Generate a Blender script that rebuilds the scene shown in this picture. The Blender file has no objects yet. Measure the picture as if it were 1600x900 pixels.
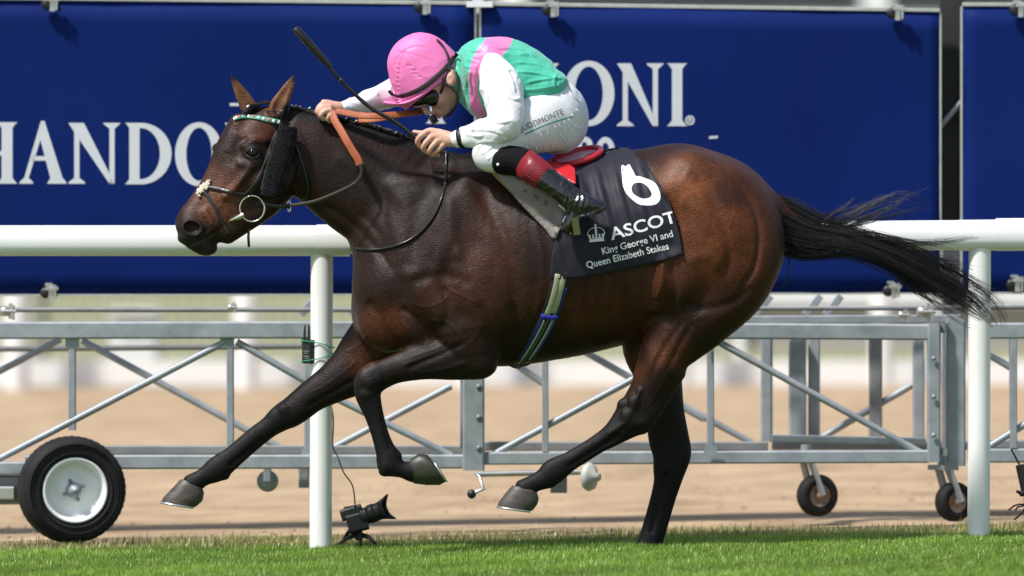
import bpy, bmesh, math, random
import numpy as np
from mathutils import Vector, Matrix, noise
from mathutils.bvhtree import BVHTree

random.seed(7); RNG = np.random.default_rng(7)
S = bpy.context.scene
COL = S.collection
R = math.radians

# ------------------------------------------------------------------ camera
CAMH, CD, FPX, HOR = 1.2, 25.0, 10250.0, 366.0      # height, distance to the horse, focal in photo px, horizon row
cd = bpy.data.cameras.new('camera'); cam = bpy.data.objects.new('camera', cd); COL.objects.link(cam)
cam.location = (0, -CD, CAMH); cam.rotation_euler = (R(90), 0, 0)
cd.sensor_width = 36; cd.lens = 36*FPX/1600; cd.shift_y = -(450-HOR)/1600
cd.clip_start = .5; cd.clip_end = 2000
cd.dof.use_dof = True; cd.dof.focus_distance = CD-.1; cd.dof.aperture_fstop = 1.9
S.camera = cam
# ------------------------------------------------------------------ light
w = bpy.data.worlds.new('World'); S.world = w; w.use_nodes = True
wn = w.node_tree.nodes; wl = w.node_tree.links
sky = wn.new('ShaderNodeTexSky'); sky.sky_type = 'NISHITA'; sky.sun_disc = False
SUN_DIR = Vector((-.52, -.43, 1.0)).normalized()      # towards the sun
sky.sun_elevation = math.asin(SUN_DIR.z); sky.sun_rotation = math.atan2(SUN_DIR.x, SUN_DIR.y)
sky.dust_density = 1.0
bg = wn['Background']; bg.inputs[1].default_value = .11
hs = wn.new('ShaderNodeHueSaturation'); hs.inputs['Saturation'].default_value = .80; wl.new(sky.outputs[0], hs.inputs['Color']); wl.new(hs.outputs[0], bg.inputs[0])
sd = bpy.data.lights.new('sun', 'SUN'); sun = bpy.data.objects.new('sun', sd); COL.objects.link(sun)
sd.energy = 4.0; sd.angle = R(5); sd.color = (1, .965, .925)
sun.rotation_euler = SUN_DIR.to_track_quat('Z', 'Y').to_euler(); sun.location = (-10, -20, 30)
S.view_settings.view_transform = 'Standard'; S.view_settings.look = 'None'
S.view_settings.exposure = 0.42; S.view_settings.gamma = 1
S.cycles.max_bounces = 6; S.cycles.use_denoising = True

# ------------------------------------------------------------------ photo coordinates -> world
def W(u, v, Y=0.0):
    d = CD+Y
    return Vector(((u-800)/FPX*d, Y, CAMH+(HOR-v)/FPX*d))
PX = CD/FPX                                            # metres per photo pixel at the horse
def gz(x, y=0):                                        # the turf rises gently to the right
    return -.014+.0184*max(-6., min(6., x))

# ------------------------------------------------------------------ materials
def mat(name, col=(.5,.5,.5), rough=.5, metal=0, spec=.5, coat=0, sheen=0, attr=None, noise_amt=0, noise_scale=20,
        bump=0, bump_scale=40, bump_dist=.01, stretch=None, col2=None, emit=None, sub=0, trans=0, rough2=None):
    m = bpy.data.materials.new(name); m.use_nodes = True
    nt = m.node_tree; N = nt.nodes; L = nt.links; b = N['Principled BSDF']
    b.inputs['Roughness'].default_value = rough; b.inputs['Metallic'].default_value = metal
    b.inputs['Specular IOR Level'].default_value = spec
    b.inputs['Coat Weight'].default_value = coat; b.inputs['Coat Roughness'].default_value = .15
    b.inputs['Sheen Weight'].default_value = sheen
    if sub:
        b.inputs['Subsurface Weight'].default_value = sub; b.inputs['Subsurface Radius'].default_value = (.012,.005,.003)
        b.inputs['Subsurface Scale'].default_value = .5
    tc = N.new('ShaderNodeTexCoord'); mp = N.new('ShaderNodeMapping'); L.new(tc.outputs['Object'], mp.inputs[0])
    if stretch: mp.inputs['Scale'].default_value = stretch
    src = None
    if attr:
        a = N.new('ShaderNodeAttribute'); a.attribute_name = attr; src = a.outputs['Color']
    if noise_amt or col2:
        n = N.new('ShaderNodeTexNoise'); n.inputs['Scale'].default_value = noise_scale; n.inputs['Detail'].default_value = 8
        n.inputs['Roughness'].default_value = .62
        L.new(mp.outputs[0], n.inputs['Vector'])
        r = N.new('ShaderNodeValToRGB'); L.new(n.outputs[0], r.inputs[0])
        r.color_ramp.elements[0].position = .32; r.color_ramp.elements[1].position = .68
        if col2:
            r.color_ramp.elements[0].color = (*col, 1); r.color_ramp.elements[1].color = (*col2, 1)
            src = r.outputs[0]
        else:
            lo, hi = 1-noise_amt, 1+noise_amt
            r.color_ramp.elements[0].color = (lo, lo, lo, 1); r.color_ramp.elements[1].color = (hi, hi, hi, 1)
            mx = N.new('ShaderNodeMix'); mx.data_type = 'RGBA'; mx.blend_type = 'MULTIPLY'; mx.inputs[0].default_value = 1
            if src: L.new(src, mx.inputs[6])
            else: mx.inputs[6].default_value = (*col, 1)
            L.new(r.outputs[0], mx.inputs[7]); src = mx.outputs[2]
        if rough2 is not None:
            mr = N.new('ShaderNodeMapRange'); L.new(n.outputs[0], mr.inputs[0])
            mr.inputs[1].default_value = .3; mr.inputs[2].default_value = .7
            mr.inputs[3].default_value = rough; mr.inputs[4].default_value = rough2
            L.new(mr.outputs[0], b.inputs['Roughness'])
    if src: L.new(src, b.inputs['Base Color'])
    else: b.inputs['Base Color'].default_value = (*col, 1)
    if bump:
        n2 = N.new('ShaderNodeTexNoise'); n2.inputs['Scale'].default_value = bump_scale; n2.inputs['Detail'].default_value = 5
        L.new(mp.outputs[0], n2.inputs['Vector'])
        bp = N.new('ShaderNodeBump'); bp.inputs['Strength'].default_value = bump; bp.inputs['Distance'].default_value = bump_dist
        L.new(n2.outputs[0], bp.inputs['Height']); L.new(bp.outputs[0], b.inputs['Normal'])
    return m

# ------------------------------------------------------------------ objects
def link(name, me, m=None, parent=None, smooth=True):
    o = bpy.data.objects.new(name, me); COL.objects.link(o)
    if m is not None:
        for x in (m if isinstance(m, (list, tuple)) else [m]): me.materials.append(x)
    if smooth and len(me.polygons): me.polygons.foreach_set('use_smooth', np.ones(len(me.polygons), bool))
    if parent is not None:
        o.parent = parent
        o.matrix_parent_inverse = Matrix.Translation(-parent.location)
    return o
def thing(name, label, cat, loc=(0,0,0), group=None):
    o = bpy.data.objects.new(name, None); COL.objects.link(o); o.location = loc; o.empty_display_size = .1
    return tag(o, label, cat, group)
def tag(o, label, cat, group=None):
    o['label'] = label; o['category'] = cat
    if group: o['group'] = group
    return o
def kind(o, k): o['kind'] = k; return o

class MB:
    """collects shapes into one mesh"""
    def __init__(s): s.bm = bmesh.new()
    def add(s, verts, faces, mi=0, smooth=True):
        vs = [s.bm.verts.new(v) for v in verts]
        for f in faces:
            try:
                fc = s.bm.faces.new([vs[i] for i in f]); fc.material_index = mi; fc.smooth = smooth
            except ValueError: pass
        return vs
    def box(s, lo, hi, mi=0):
        x0,y0,z0 = lo; x1,y1,z1 = hi
        v = [(x0,y0,z0),(x1,y0,z0),(x1,y1,z0),(x0,y1,z0),(x0,y0,z1),(x1,y0,z1),(x1,y1,z1),(x0,y1,z1)]
        s.add(v, [(0,3,2,1),(4,5,6,7),(0,1,5,4),(1,2,6,5),(2,3,7,6),(3,0,4,7)], mi, False)
    def beam(s, p, q, w_, h_, mi=0, up=(0,0,1)):
        """rectangular bar from p to q, w_ wide sideways, h_ tall"""
        p = Vector(p); q = Vector(q); d = (q-p).normalized(); up = Vector(up)
        if abs(d.dot(up)) > .98: up = Vector((0,1,0))
        sx = d.cross(up).normalized(); sz = sx.cross(d).normalized()
        v = []
        c = min(w_, h_)*.12
        prof = [(-w_/2+c,-h_/2),(w_/2-c,-h_/2),(w_/2,-h_/2+c),(w_/2,h_/2-c),(w_/2-c,h_/2),(-w_/2+c,h_/2),(-w_/2,h_/2-c),(-w_/2,-h_/2+c)]
        for e in (p, q): v += [e+sx*a+sz*b for a, b in prof]
        n = 8
        f = [(i, (i+1)%n, n+(i+1)%n, n+i) for i in range(n)]+[tuple(range(n))[::-1], tuple(range(n, 2*n))]
        s.add(v, f, mi, False)
    def tube(s, pts, r, n=10, mi=0, cap=True, flat=None):
        """tube along pts; r number or list; flat=(w,t) makes a strap"""
        P = [Vector(p) for p in pts]
        rs = r if isinstance(r, (list, tuple)) else [r]*len(P)
        rings = []; prev = None
        for i, p in enumerate(P):
            t = (P[min(i+1, len(P)-1)]-P[max(i-1, 0)]).normalized()
            if prev is None:
                a = Vector((0,1,0)) if abs(t.y) < .9 else Vector((1,0,0))
                a = (a-t*a.dot(t)).normalized()
            else: a = (prev-t*prev.dot(t)).normalized()
            prev = a; b = t.cross(a)
            rings.append([p+(a*math.cos(k*2*math.pi/n)+b*math.sin(k*2*math.pi/n))*rs[i] for k in range(n)])
        v = [x for r_ in rings for x in r_]
        f = [(i*n+k, i*n+(k+1)%n, (i+1)*n+(k+1)%n, (i+1)*n+k) for i in range(len(P)-1) for k in range(n)]
        if cap: f += [tuple(range(n))[::-1], tuple(range((len(P)-1)*n, len(P)*n))]
        s.add(v, f, mi)
    def strap(s, pts, nrm, w_, t_, mi=0, closed=False):
        """flat strap along pts, nrm(list or vector) is the outward normal"""
        P = [Vector(p) for p in pts]; n = len(P); v = []
        for i, p in enumerate(P):
            if closed: t = (P[(i+1)%n]-P[i-1]).normalized()
            else: t = (P[min(i+1, n-1)]-P[max(i-1, 0)]).normalized()
            N_ = Vector(nrm[i] if isinstance(nrm, list) else nrm); N_ = (N_-t*N_.dot(t)).normalized()
            b = t.cross(N_); ww = w_[i] if isinstance(w_, list) else w_
            v += [p+b*ww/2+N_*t_*.2, p+b*ww*.4+N_*t_*.5, p-b*ww*.4+N_*t_*.5, p-b*ww/2+N_*t_*.2, p-b*ww/2-N_*t_*.5, p+b*ww/2-N_*t_*.5]
        f = []
        for i in range(n if closed else n-1):
            j = (i+1)%n
            f += [(i*6+k, i*6+(k+1)%6, j*6+(k+1)%6, j*6+k) for k in range(6)]
        if not closed: f += [tuple(range(6))[::-1], tuple(range((n-1)*6, n*6))]
        s.add(v, f, mi, True)
    def lathe(s, c, axis, prof, n=40, mi=0, up=(0,0,1)):
        """prof: (distance along axis, radius)"""
        c = Vector(c); ax = Vector(axis).normalized(); u = Vector(up)
        if abs(u.dot(ax)) > .95: u = Vector((1,0,0))
        u = (u-ax*u.dot(ax)).normalized(); w_ = ax.cross(u)
        v = []
        for d, r in prof:
            v += [c+ax*d+(u*math.cos(k*2*math.pi/n)+w_*math.sin(k*2*math.pi/n))*max(r, 1e-5) for k in range(n)]
        f = [(i*n+k, i*n+(k+1)%n, (i+1)*n+(k+1)%n, (i+1)*n+k) for i in range(len(prof)-1) for k in range(n)]
        s.add(v, f, mi)
    def ball(s, c, r, n=12, mi=0, rot=None):
        if not isinstance(r, (tuple, list)): r = (r,)*3
        c = Vector(c); v = []; m_ = n//2
        for i in range(m_+1):
            th = math.pi*i/m_
            for k in range(n):
                ph = 2*math.pi*k/n
                q = Vector((r[0]*math.sin(th)*math.cos(ph), r[1]*math.sin(th)*math.sin(ph), r[2]*math.cos(th)))
                if rot is not None: q = rot@q
                v.append(c+q)
        f = [(i*n+k, (i+1)*n+k, (i+1)*n+(k+1)%n, i*n+(k+1)%n) for i in range(m_) for k in range(n)]
        s.add(v, f, mi)
    def prism(s, poly, y0, y1, mi=0):
        """poly of (x,z) world, extruded y0..y1"""
        n = len(poly)
        v = [(x, y0, z) for x, z in poly]+[(x, y1, z) for x, z in poly]
        f = [(i, (i+1)%n, n+(i+1)%n, n+i) for i in range(n)]+[tuple(range(n))[::-1], tuple(range(n, 2*n))]
        s.add(v, f, mi, False)
    def done(s, name, m=None, parent=None, weld=1e-5, smooth=None):
        if weld: bmesh.ops.remove_doubles(s.bm, verts=s.bm.verts, dist=weld)
        bmesh.ops.recalc_face_normals(s.bm, faces=s.bm.faces)
        for f in s.bm.faces:
            if len(f.verts) > 6:
                for e in f.edges: e.smooth = False
        me = bpy.data.meshes.new(name); s.bm.to_mesh(me); s.bm.free()
        return link(name, me, m, parent, smooth=False if smooth is None else smooth)

def cr(pts, n=6, closed=False):
    """Catmull-Rom through pts (tuples of any length)"""
    P = [np.array(p, float) for p in pts]; out = []; m_ = len(P)
    rng_ = range(m_ if closed else m_-1)
    for i in rng_:
        if closed: a, b, c, d = P[i-1], P[i], P[(i+1)%m_], P[(i+2)%m_]
        else: a, b, c, d = P[max(i-1,0)], P[i], P[i+1], P[min(i+2, m_-1)]
        for k in range(n):
            t = k/n
            out.append(.5*((2*b)+(-a+c)*t+(2*a-5*b+4*c-d)*t*t+(-a+3*b-3*c+d)*t**3))
    if not closed: out.append(P[-1])
    return out

# ------------------------------------------------------------------ implicit surfaces: smooth unions meshed with surface nets
class Field:
    def __init__(s, u0, u1, v0, v1, y0, y1, h):
        a = W(u0, v1); b = W(u1, v0)
        s.h = h
        s.x = np.arange(a.x, b.x, h, dtype=np.float32); s.y = np.arange(y0, y1, h, dtype=np.float32)
        s.z = np.arange(a.z, b.z, h, dtype=np.float32)
        s.F = np.full((len(s.x), len(s.y), len(s.z)), .3, np.float32)
    def win(s, lo, hi):
        r = []
        for ax, l, h in zip((s.x, s.y, s.z), lo, hi):
            r.append(slice(max(0, int(np.searchsorted(ax, l))), min(len(ax), int(np.searchsorted(ax, h)))))
        return tuple(r)
    def grid(s, w_): return s.x[w_[0]][:,None,None], s.y[w_[1]][None,:,None], s.z[w_[2]][None,None,:]
    def merge(s, w_, D, k, sub):
        A = s.F[w_]
        if sub: D = -D; hh = np.maximum(k-np.abs(A-D), 0)/k; s.F[w_] = np.maximum(A, D)+hh*hh*k*.25
        else: hh = np.maximum(k-np.abs(A-D), 0)/k; s.F[w_] = np.minimum(A, D)-hh*hh*k*.25
    def chain(s, pts, k=.02, sub=False, n=5, closed=False, cap=1.0):
        """pts: (u, v, Y, a_px in the picture plane, b_m across it)"""
        P = cr(pts, n, closed)
        if closed: P.append(P[0])
        Q = []
        for p in P:
            c = W(p[0], p[1], p[2]); Q.append((np.array(c), max(p[3], .3)*PX, max(p[4], .0008)))
        mg = k+3*s.h
        rad = [max(q[1], q[2]) for q in Q]
        lo = np.min([q[0]-r for q, r in zip(Q, rad)], 0)-mg; hi = np.max([q[0]+r for q, r in zip(Q, rad)], 0)+mg
        w_ = s.win(lo, hi)
        if min(sl.stop-sl.start for sl in w_) <= 0: return
        off = [sl.start for sl in w_]
        D = np.full(tuple(sl.stop-sl.start for sl in w_), .3, np.float32)
        for (p, a0, b0), (q, a1, b1) in zip(Q[:-1], Q[1:]):
            d = q-p; Ln = float(np.linalg.norm(d))
            if Ln < 1e-6: continue
            d /= Ln; r = max(a0, a1, b0, b1)+mg
            ww = s.win(np.minimum(p, q)-r, np.maximum(p, q)+r)
            ww = tuple(slice(max(a_.start, b_.start), min(a_.stop, b_.stop)) for a_, b_ in zip(ww, w_))
            if min(sl.stop-sl.start for sl in ww) <= 0: continue
            X, Y, Z = s.grid(ww); X = X-p[0]; Y = Y-p[1]; Z = Z-p[2]
            nn = np.array((-d[2], 0, d[0])); ln = np.linalg.norm(nn)
            if ln < .15: nn = np.array((0., 0., 1.)); nn -= d*nn.dot(d); nn /= np.linalg.norm(nn)
            else: nn /= ln
            mm = np.cross(d, nn)
            al = X*d[0]+Y*d[1]+Z*d[2]; t = np.clip(al/Ln, 0, 1); ax = al-t*Ln
            dn = X*nn[0]+Y*nn[1]+Z*nn[2]; dm = X*mm[0]+Y*mm[1]+Z*mm[2]
            a = a0+(a1-a0)*t; b = b0+(b1-b0)*t; c = np.minimum(a, b)*cap
            q1 = (dn/a)**2+(dm/b)**2+(ax/c)**2
            k0 = np.sqrt(q1); k1 = np.sqrt((dn/a**2)**2+(dm/b**2)**2+(ax/c**2)**2)+1e-9
            f = np.where(k0 > 1e-3, k0*(k0-1)/k1, -np.minimum(c, .3)).astype(np.float32)
            loc = tuple(slice(sl.start-o, sl.stop-o) for sl, o in zip(ww, off))
            D[loc] = np.minimum(D[loc], f)
        s.merge(w_, D, k, sub)
    def ell(s, u, v, Y, ru, rv, ry, k=.03, rot=0, sub=False):
        """ellipsoid: radii in px (in plane) and metres (across); rot degrees, clockwise in the picture"""
        c = W(u, v, Y); a, b = ru*PX, rv*PX; r = max(a, b, ry)+k+3*s.h
        w_ = s.win(np.array(c)-r, np.array(c)+r)
        if min(sl.stop-sl.start for sl in w_) <= 0: return
        X, Y_, Z = s.grid(w_); X = X-c[0]; Y_ = Y_-c[1]; Z = Z-c[2]
        cs, sn = math.cos(R(rot)), math.sin(R(rot))
        xr = X*cs-Z*sn; zr = X*sn+Z*cs
        k0 = np.sqrt((xr/a)**2+(zr/b)**2+(Y_/ry)**2); k1 = np.sqrt((xr/a**2)**2+(zr/b**2)**2+(Y_/ry**2)**2)+1e-9
        D = np.where(k0 > 1e-3, k0*(k0-1)/k1, -min(a, b, ry)).astype(np.float32)
        s.merge(w_, D, k, sub)
    def both(s, u, v, Y, *a, **kw): s.ell(u, v, Y, *a, **kw); s.ell(u, v, -Y, *a, **kw)
    def cut(s, p, n, w_=None):
        """keep the side away from n"""
        X, Y, Z = s.x[:,None,None], s.y[None,:,None], s.z[None,None,:]
        D = ((X-p[0])*n[0]+(Y-p[1])*n[1]+(Z-p[2])*n[2]).astype(np.float32)
        s.F = np.maximum(s.F, D)
    def blur(s, times=1):
        F = np.clip(s.F, -.06, .06)
        for _ in range(times):
            for ax in range(3):
                G = F.copy(); a = [slice(None)]*3; b = [slice(None)]*3; c = [slice(None)]*3
                a[ax] = slice(1, -1); b[ax] = slice(0, -2); c[ax] = slice(2, None)
                G[tuple(a)] = .5*F[tuple(a)]+.25*(F[tuple(b)]+F[tuple(c)]); F = G
        s.F = F
    def mesh(s, name, blur=1):
        if blur: s.blur(blur)
        F = s.F; F[0] = F[-1] = .05; F[:,0] = F[:,-1] = .05; F[:,:,0] = F[:,:,-1] = .05
        I = F < 0; nx, ny, nz = F.shape
        cnt = np.zeros((nx-1, ny-1, nz-1), np.uint8)
        for i in (0,1):
            for j in (0,1):
                for k in (0,1): cnt += I[i:nx-1+i, j:ny-1+j, k:nz-1+k]
        act = np.argwhere((cnt > 0) & (cnt < 8)); idx = np.full(cnt.shape, -1, np.int32)
        idx[act[:,0], act[:,1], act[:,2]] = np.arange(len(act))
        del cnt
        acc = np.zeros((len(act), 3)); num = np.zeros(len(act))
        cor = [(i,j,k) for i in (0,1) for j in (0,1) for k in (0,1)]
        val = {c: F[act[:,0]+c[0], act[:,1]+c[1], act[:,2]+c[2]] for c in cor}
        for c in cor:
            for ax in range(3):
                if c[ax]: continue
                e = list(c); e[ax] = 1; e = tuple(e)
                a, b = val[c], val[e]; m_ = (a < 0) != (b < 0)
                t = np.where(m_, a/np.where(m_, a-b, 1), 0)
                p = np.tile(np.array(c, float), (len(act), 1)); p[:,ax] += t
                acc[m_] += p[m_]; num[m_] += 1
        V = (act+acc/num[:,None])*s.h+np.array((s.x[0], s.y[0], s.z[0]))
        Q = []
        for ax in range(3):
            a = [slice(None)]*3; b = [slice(None)]*3; a[ax] = slice(0, -1); b[ax] = slice(1, None)
            m_ = I[tuple(a)] != I[tuple(b)]; e = np.argwhere(m_); ins = I[tuple(a)][m_]
            o1, o2 = [(1,2),(2,0),(0,1)][ax]
            ok = (e[:,o1] > 0) & (e[:,o2] > 0); e = e[ok]; ins = ins[ok]
            def g(d1, d2):
                q = e.copy(); q[:,o1] -= d1; q[:,o2] -= d2; return idx[q[:,0], q[:,1], q[:,2]]
            f = np.stack((g(0,0), g(1,0), g(1,1), g(0,1)), 1); f[~ins] = f[~ins][:,::-1]; Q.append(f)
        Q = np.concatenate(Q); Q = Q[(Q >= 0).all(1)]
        me = bpy.data.meshes.new(name); me.vertices.add(len(V)); me.vertices.foreach_set('co', V.ravel().astype(np.float32))
        me.loops.add(len(Q)*4); me.loops.foreach_set('vertex_index', Q.ravel().astype(np.int32))
        me.polygons.add(len(Q)); me.polygons.foreach_set('loop_start', np.arange(0, len(Q)*4, 4, dtype=np.int32))
        me.update(calc_edges=True); s.F = None
        return me
def mverts(me):
    a = np.empty(len(me.vertices)*3, np.float32); me.vertices.foreach_get('co', a); return a.reshape(-1,3)
def mnorms(me):
    a = np.empty(len(me.vertices)*3, np.float32); me.vertex_normals.foreach_get('vector', a); return a.reshape(-1,3)
def toUV(V):
    d = CD+V[:,1]; return 800+V[:,0]*FPX/d, HOR-(V[:,2]-CAMH)*FPX/d
def set_col(me, C, name='Col'):
    a = me.color_attributes.new(name, 'FLOAT_COLOR', 'POINT')
    a.data.foreach_set('color', np.concatenate((C, np.ones((len(C),1))), 1).astype(np.float32).ravel())
def smooth01(x): x = np.clip(x, 0, 1); return x*x*(3-2*x)
def polydist(u, v, pts):
    """distance in px from points to a polyline"""
    D = np.full(len(u), 1e9)
    for (a, b), (c, d) in zip(pts[:-1], pts[1:]):
        dx, dy = c-a, d-b; t = np.clip(((u-a)*dx+(v-b)*dy)/(dx*dx+dy*dy+1e-9), 0, 1)
        D = np.minimum(D, np.hypot(u-a-t*dx, v-b-t*dy))
    return D
def bvh_of(*objs):
    vs = []; fs = []
    for o in objs:
        me = o.data; n = len(vs); vs += [v.co.copy() for v in me.vertices]; fs += [tuple(n+i for i in p.vertices) for p in me.polygons]
    return BVHTree.FromPolygons(vs, fs)
CAMP = Vector(cam.location)
def drape(u, v, bvh, off=.002, dflt=0.0):
    """the point of a surface that lies at photo position u,v on its near side, lifted by off"""
    d = (W(u, v)-CAMP).normalized(); h = bvh.ray_cast(CAMP, d)
    if h[0] is None: return W(u, v, dflt), Vector((0,-1,0))
    n = h[1] if h[1].y < 0 else -h[1]
    return h[0]-d*off, n
_txt = {}
def text_polys(s_, size=1.0, bold=0.0, shear=0.0):
    """outline font text -> (verts 2D, faces); cap height = size*~.73"""
    c = bpy.data.curves.new('t', 'FONT'); c.body = s_; c.size = size; c.offset = bold; c.shear = shear; c.resolution_u = 4
    c.fill_mode = 'BOTH'; c.extrude = 0
    o = bpy.data.objects.new('t', c); COL.objects.link(o)
    bpy.context.view_layer.update()
    me = bpy.data.meshes.new_from_object(o.evaluated_get(bpy.context.evaluated_depsgraph_get()))
    bpy.data.objects.remove(o); bpy.data.curves.remove(c)
    return me
def lay(name, me2d, fn, bvh, m, parent, off=.0028, step=5):
    """bend a flat outline (fn: 2D -> photo px) on to the surface of bvh"""
    bm = bmesh.new(); bm.from_mesh(me2d)
    for v in bm.verts: a, b = fn(v.co.x, v.co.y); v.co = (a, b, 0)
    xs = [v.co.x for v in bm.verts]; ys = [v.co.y for v in bm.verts]
    for ax, lo, hi in ((0, min(xs), max(xs)), (1, min(ys), max(ys))):
        q = lo+step
        while q < hi:
            no = (1,0,0) if ax == 0 else (0,1,0)
            bmesh.ops.bisect_plane(bm, geom=bm.verts[:]+bm.edges[:]+bm.faces[:], plane_co=(q,q,0), plane_no=no); q += step
    bmesh.ops.triangulate(bm, faces=bm.faces)
    for v in bm.verts: v.co = drape(v.co.x, v.co.y, bvh, off)[0]
    for f in bm.faces: f.normal_update()
    me = bpy.data.meshes.new(name); bm.to_mesh(me); bm.free()
    return link(name, me, m, parent, smooth=False)
def poly_mesh(polys):
    bm = bmesh.new()
    for p in polys:
        vs = [bm.verts.new((x, y, 0)) for x, y in p]
        try: bm.faces.new(vs)
        except ValueError: pass
    me = bpy.data.meshes.new('p'); bm.to_mesh(me); bm.free(); return me
# ================================================================== GROUND
def sheet(name, x0, x1, y0, y1, nx, ny, fz, m):
    xs = np.linspace(-1, 1, nx); ys = np.linspace(0, 1, ny)
    xs = np.sign(xs)*np.abs(xs)**2.2*(x1-x0)/2+(x0+x1)/2 if x1-x0 > 60 else xs*(x1-x0)/2+(x0+x1)/2
    ys = ys**2.0*(y1-y0)+y0 if y1-y0 > 60 else ys*(y1-y0)+y0
    V = [(x, y, fz(x, y)) for y in ys for x in xs]
    Fc = [(j*nx+i, j*nx+i+1, (j+1)*nx+i+1, (j+1)*nx+i) for j in range(ny-1) for i in range(nx-1)]
    me = bpy.data.meshes.new(name); me.from_pydata(V, [], Fc)
    return kind(link(name, me, m), 'structure')
def far_flat(x, y):
    return gz(x)*max(0., 1-max(0., y-8)/25) if y > 0 else gz(x)
M_turf = mat('turf_soil', (.085,.125,.04), .95, col2=(.14,.19,.06), noise_scale=6, spec=.1, bump=.5, bump_scale=60)
M_sand = mat('sand', (.28,.195,.12), .95, spec=.1, col2=(.50,.37,.235), noise_scale=2.2, bump=.6, bump_scale=7, bump_dist=.03, stretch=(1,.8,1))
M_far = mat('far_grass', (.24,.25,.13), .95, spec=.1, col2=(.33,.32,.20), noise_scale=.4)
ground = sheet('ground', -420, 420, -60, 900, 90, 120, lambda x, y: far_flat(x, y)-.02, M_far)
turf = sheet('grass_track', -60, 60, -40, 1.45, 60, 40, lambda x, y: gz(x), M_turf)
sand = sheet('sand_track', -60, 60, 1.25, 27.5, 70, 80, lambda x, y: far_flat(x, y)-.004+.012*noise.noise(Vector((x*1.2, y*.8, 0)))+.004, M_sand)

# grass blades: what nobody could count
def grass(name, n, x0, x1, y0, y1, hmin, hmax, cols, seed, keep=None, wid=.0022, lean=.5):
    g = np.random.default_rng(seed)
    x = g.uniform(x0, x1, n); y = g.uniform(y0, y1, n)
    if keep is not None:
        k = keep(x, y, g); x = x[k]; y = y[k]
    n = len(x)
    patch = np.sin(x*3.1+np.sin(y*2.3)*2)*np.cos(y*4.7+x)*.5+.5*np.sin(x*11+y*7)*np.sin(y*13-x*5)
    h = g.uniform(hmin, hmax, n)*(1+.28*patch); a = g.uniform(0, 2*math.pi, n); l = g.uniform(.1, 1, n)*lean*h
    base = np.stack((x, y, gz(0)+.0184*np.clip(x, -6, 6)-.004), 1)
    sx = np.cos(a+1.57)*wid; sy = np.sin(a+1.57)*wid
    side = np.stack((sx, sy, 0*sx), 1)*g.uniform(.6, 1.3, n)[:,None]
    dirv = np.stack((np.cos(a)*l, np.sin(a)*l, 0*l), 1)
    mid = base+dirv*.35+np.stack((0*h, 0*h, h*.58), 1); tip = base+dirv+np.stack((0*h, 0*h, h), 1)
    V = np.stack((base-side, base+side, mid+side*.8, mid-side*.8, tip), 1).reshape(-1, 3)
    i = np.arange(n)*5
    q = np.stack((i, i+1, i+2, i+3), 1); t = np.stack((i+3, i+2, i+4), 1)
    me = bpy.data.meshes.new(name); me.vertices.add(len(V)); me.vertices.foreach_set('co', V.astype(np.float32).ravel())
    me.loops.add(n*7); lv = np.concatenate((q, t), 1).ravel(); me.loops.foreach_set('vertex_index', lv.astype(np.int32))
    me.polygons.add(2*n); ls = np.stack((np.arange(n)*7, np.arange(n)*7+4), 1).ravel(); me.polygons.foreach_set('loop_start', ls.astype(np.int32))
    me.update(calc_edges=True)
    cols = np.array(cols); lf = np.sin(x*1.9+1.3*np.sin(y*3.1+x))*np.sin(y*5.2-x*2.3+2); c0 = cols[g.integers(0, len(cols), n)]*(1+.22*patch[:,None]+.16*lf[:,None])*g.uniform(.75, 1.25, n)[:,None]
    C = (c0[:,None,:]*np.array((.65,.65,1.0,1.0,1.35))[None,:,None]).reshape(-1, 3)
    set_col(me, C)
    return me
M_grass = mat('grass_blades', rough=.34, attr='Col', spec=.5)
bn = M_grass.node_tree; pb = bn.nodes['Principled BSDF']; tr = bn.nodes.new('ShaderNodeBsdfTranslucent'); mxs = bn.nodes.new('ShaderNodeMixShader')
at = [x for x in bn.nodes if x.type == 'ATTRIBUTE'][0]
bn.links.new(at.outputs['Color'], tr.inputs[0]); mxs.inputs[0].default_value = .5
bn.links.new(pb.outputs[0], mxs.inputs[1]); bn.links.new(tr.outputs[0], mxs.inputs[2]); bn.links.new(mxs.outputs[0], bn.nodes['Material Output'].inputs[0])
green = [(.175,.32,.035),(.225,.38,.05),(.135,.255,.03),(.35,.48,.11),(.235,.345,.05),(.26,.40,.06)]
dry = [(.46,.40,.17),(.36,.36,.12),(.55,.44,.22),(.24,.31,.08)]
def edge_keep(x, y, g):
    e = .72+.10*np.sin(x*2.1)+.05*np.sin(x*7.3)
    return y < e+g.normal(0, .07, len(x))
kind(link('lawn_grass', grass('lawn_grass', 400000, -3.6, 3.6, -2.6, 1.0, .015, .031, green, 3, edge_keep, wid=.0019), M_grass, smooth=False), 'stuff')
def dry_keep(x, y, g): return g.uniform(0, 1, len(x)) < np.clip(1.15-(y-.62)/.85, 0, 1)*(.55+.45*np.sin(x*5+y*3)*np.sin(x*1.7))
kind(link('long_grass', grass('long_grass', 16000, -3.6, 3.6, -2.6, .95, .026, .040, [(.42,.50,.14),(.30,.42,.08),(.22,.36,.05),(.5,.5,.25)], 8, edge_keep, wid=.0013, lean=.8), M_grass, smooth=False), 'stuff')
kind(link('dry_grass', grass('dry_grass', 60000, -3.4, 3.4, .55, 1.75, .018, .045, dry, 5, dry_keep, wid=.0024, lean=.7), M_grass, smooth=False), 'stuff')
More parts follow.
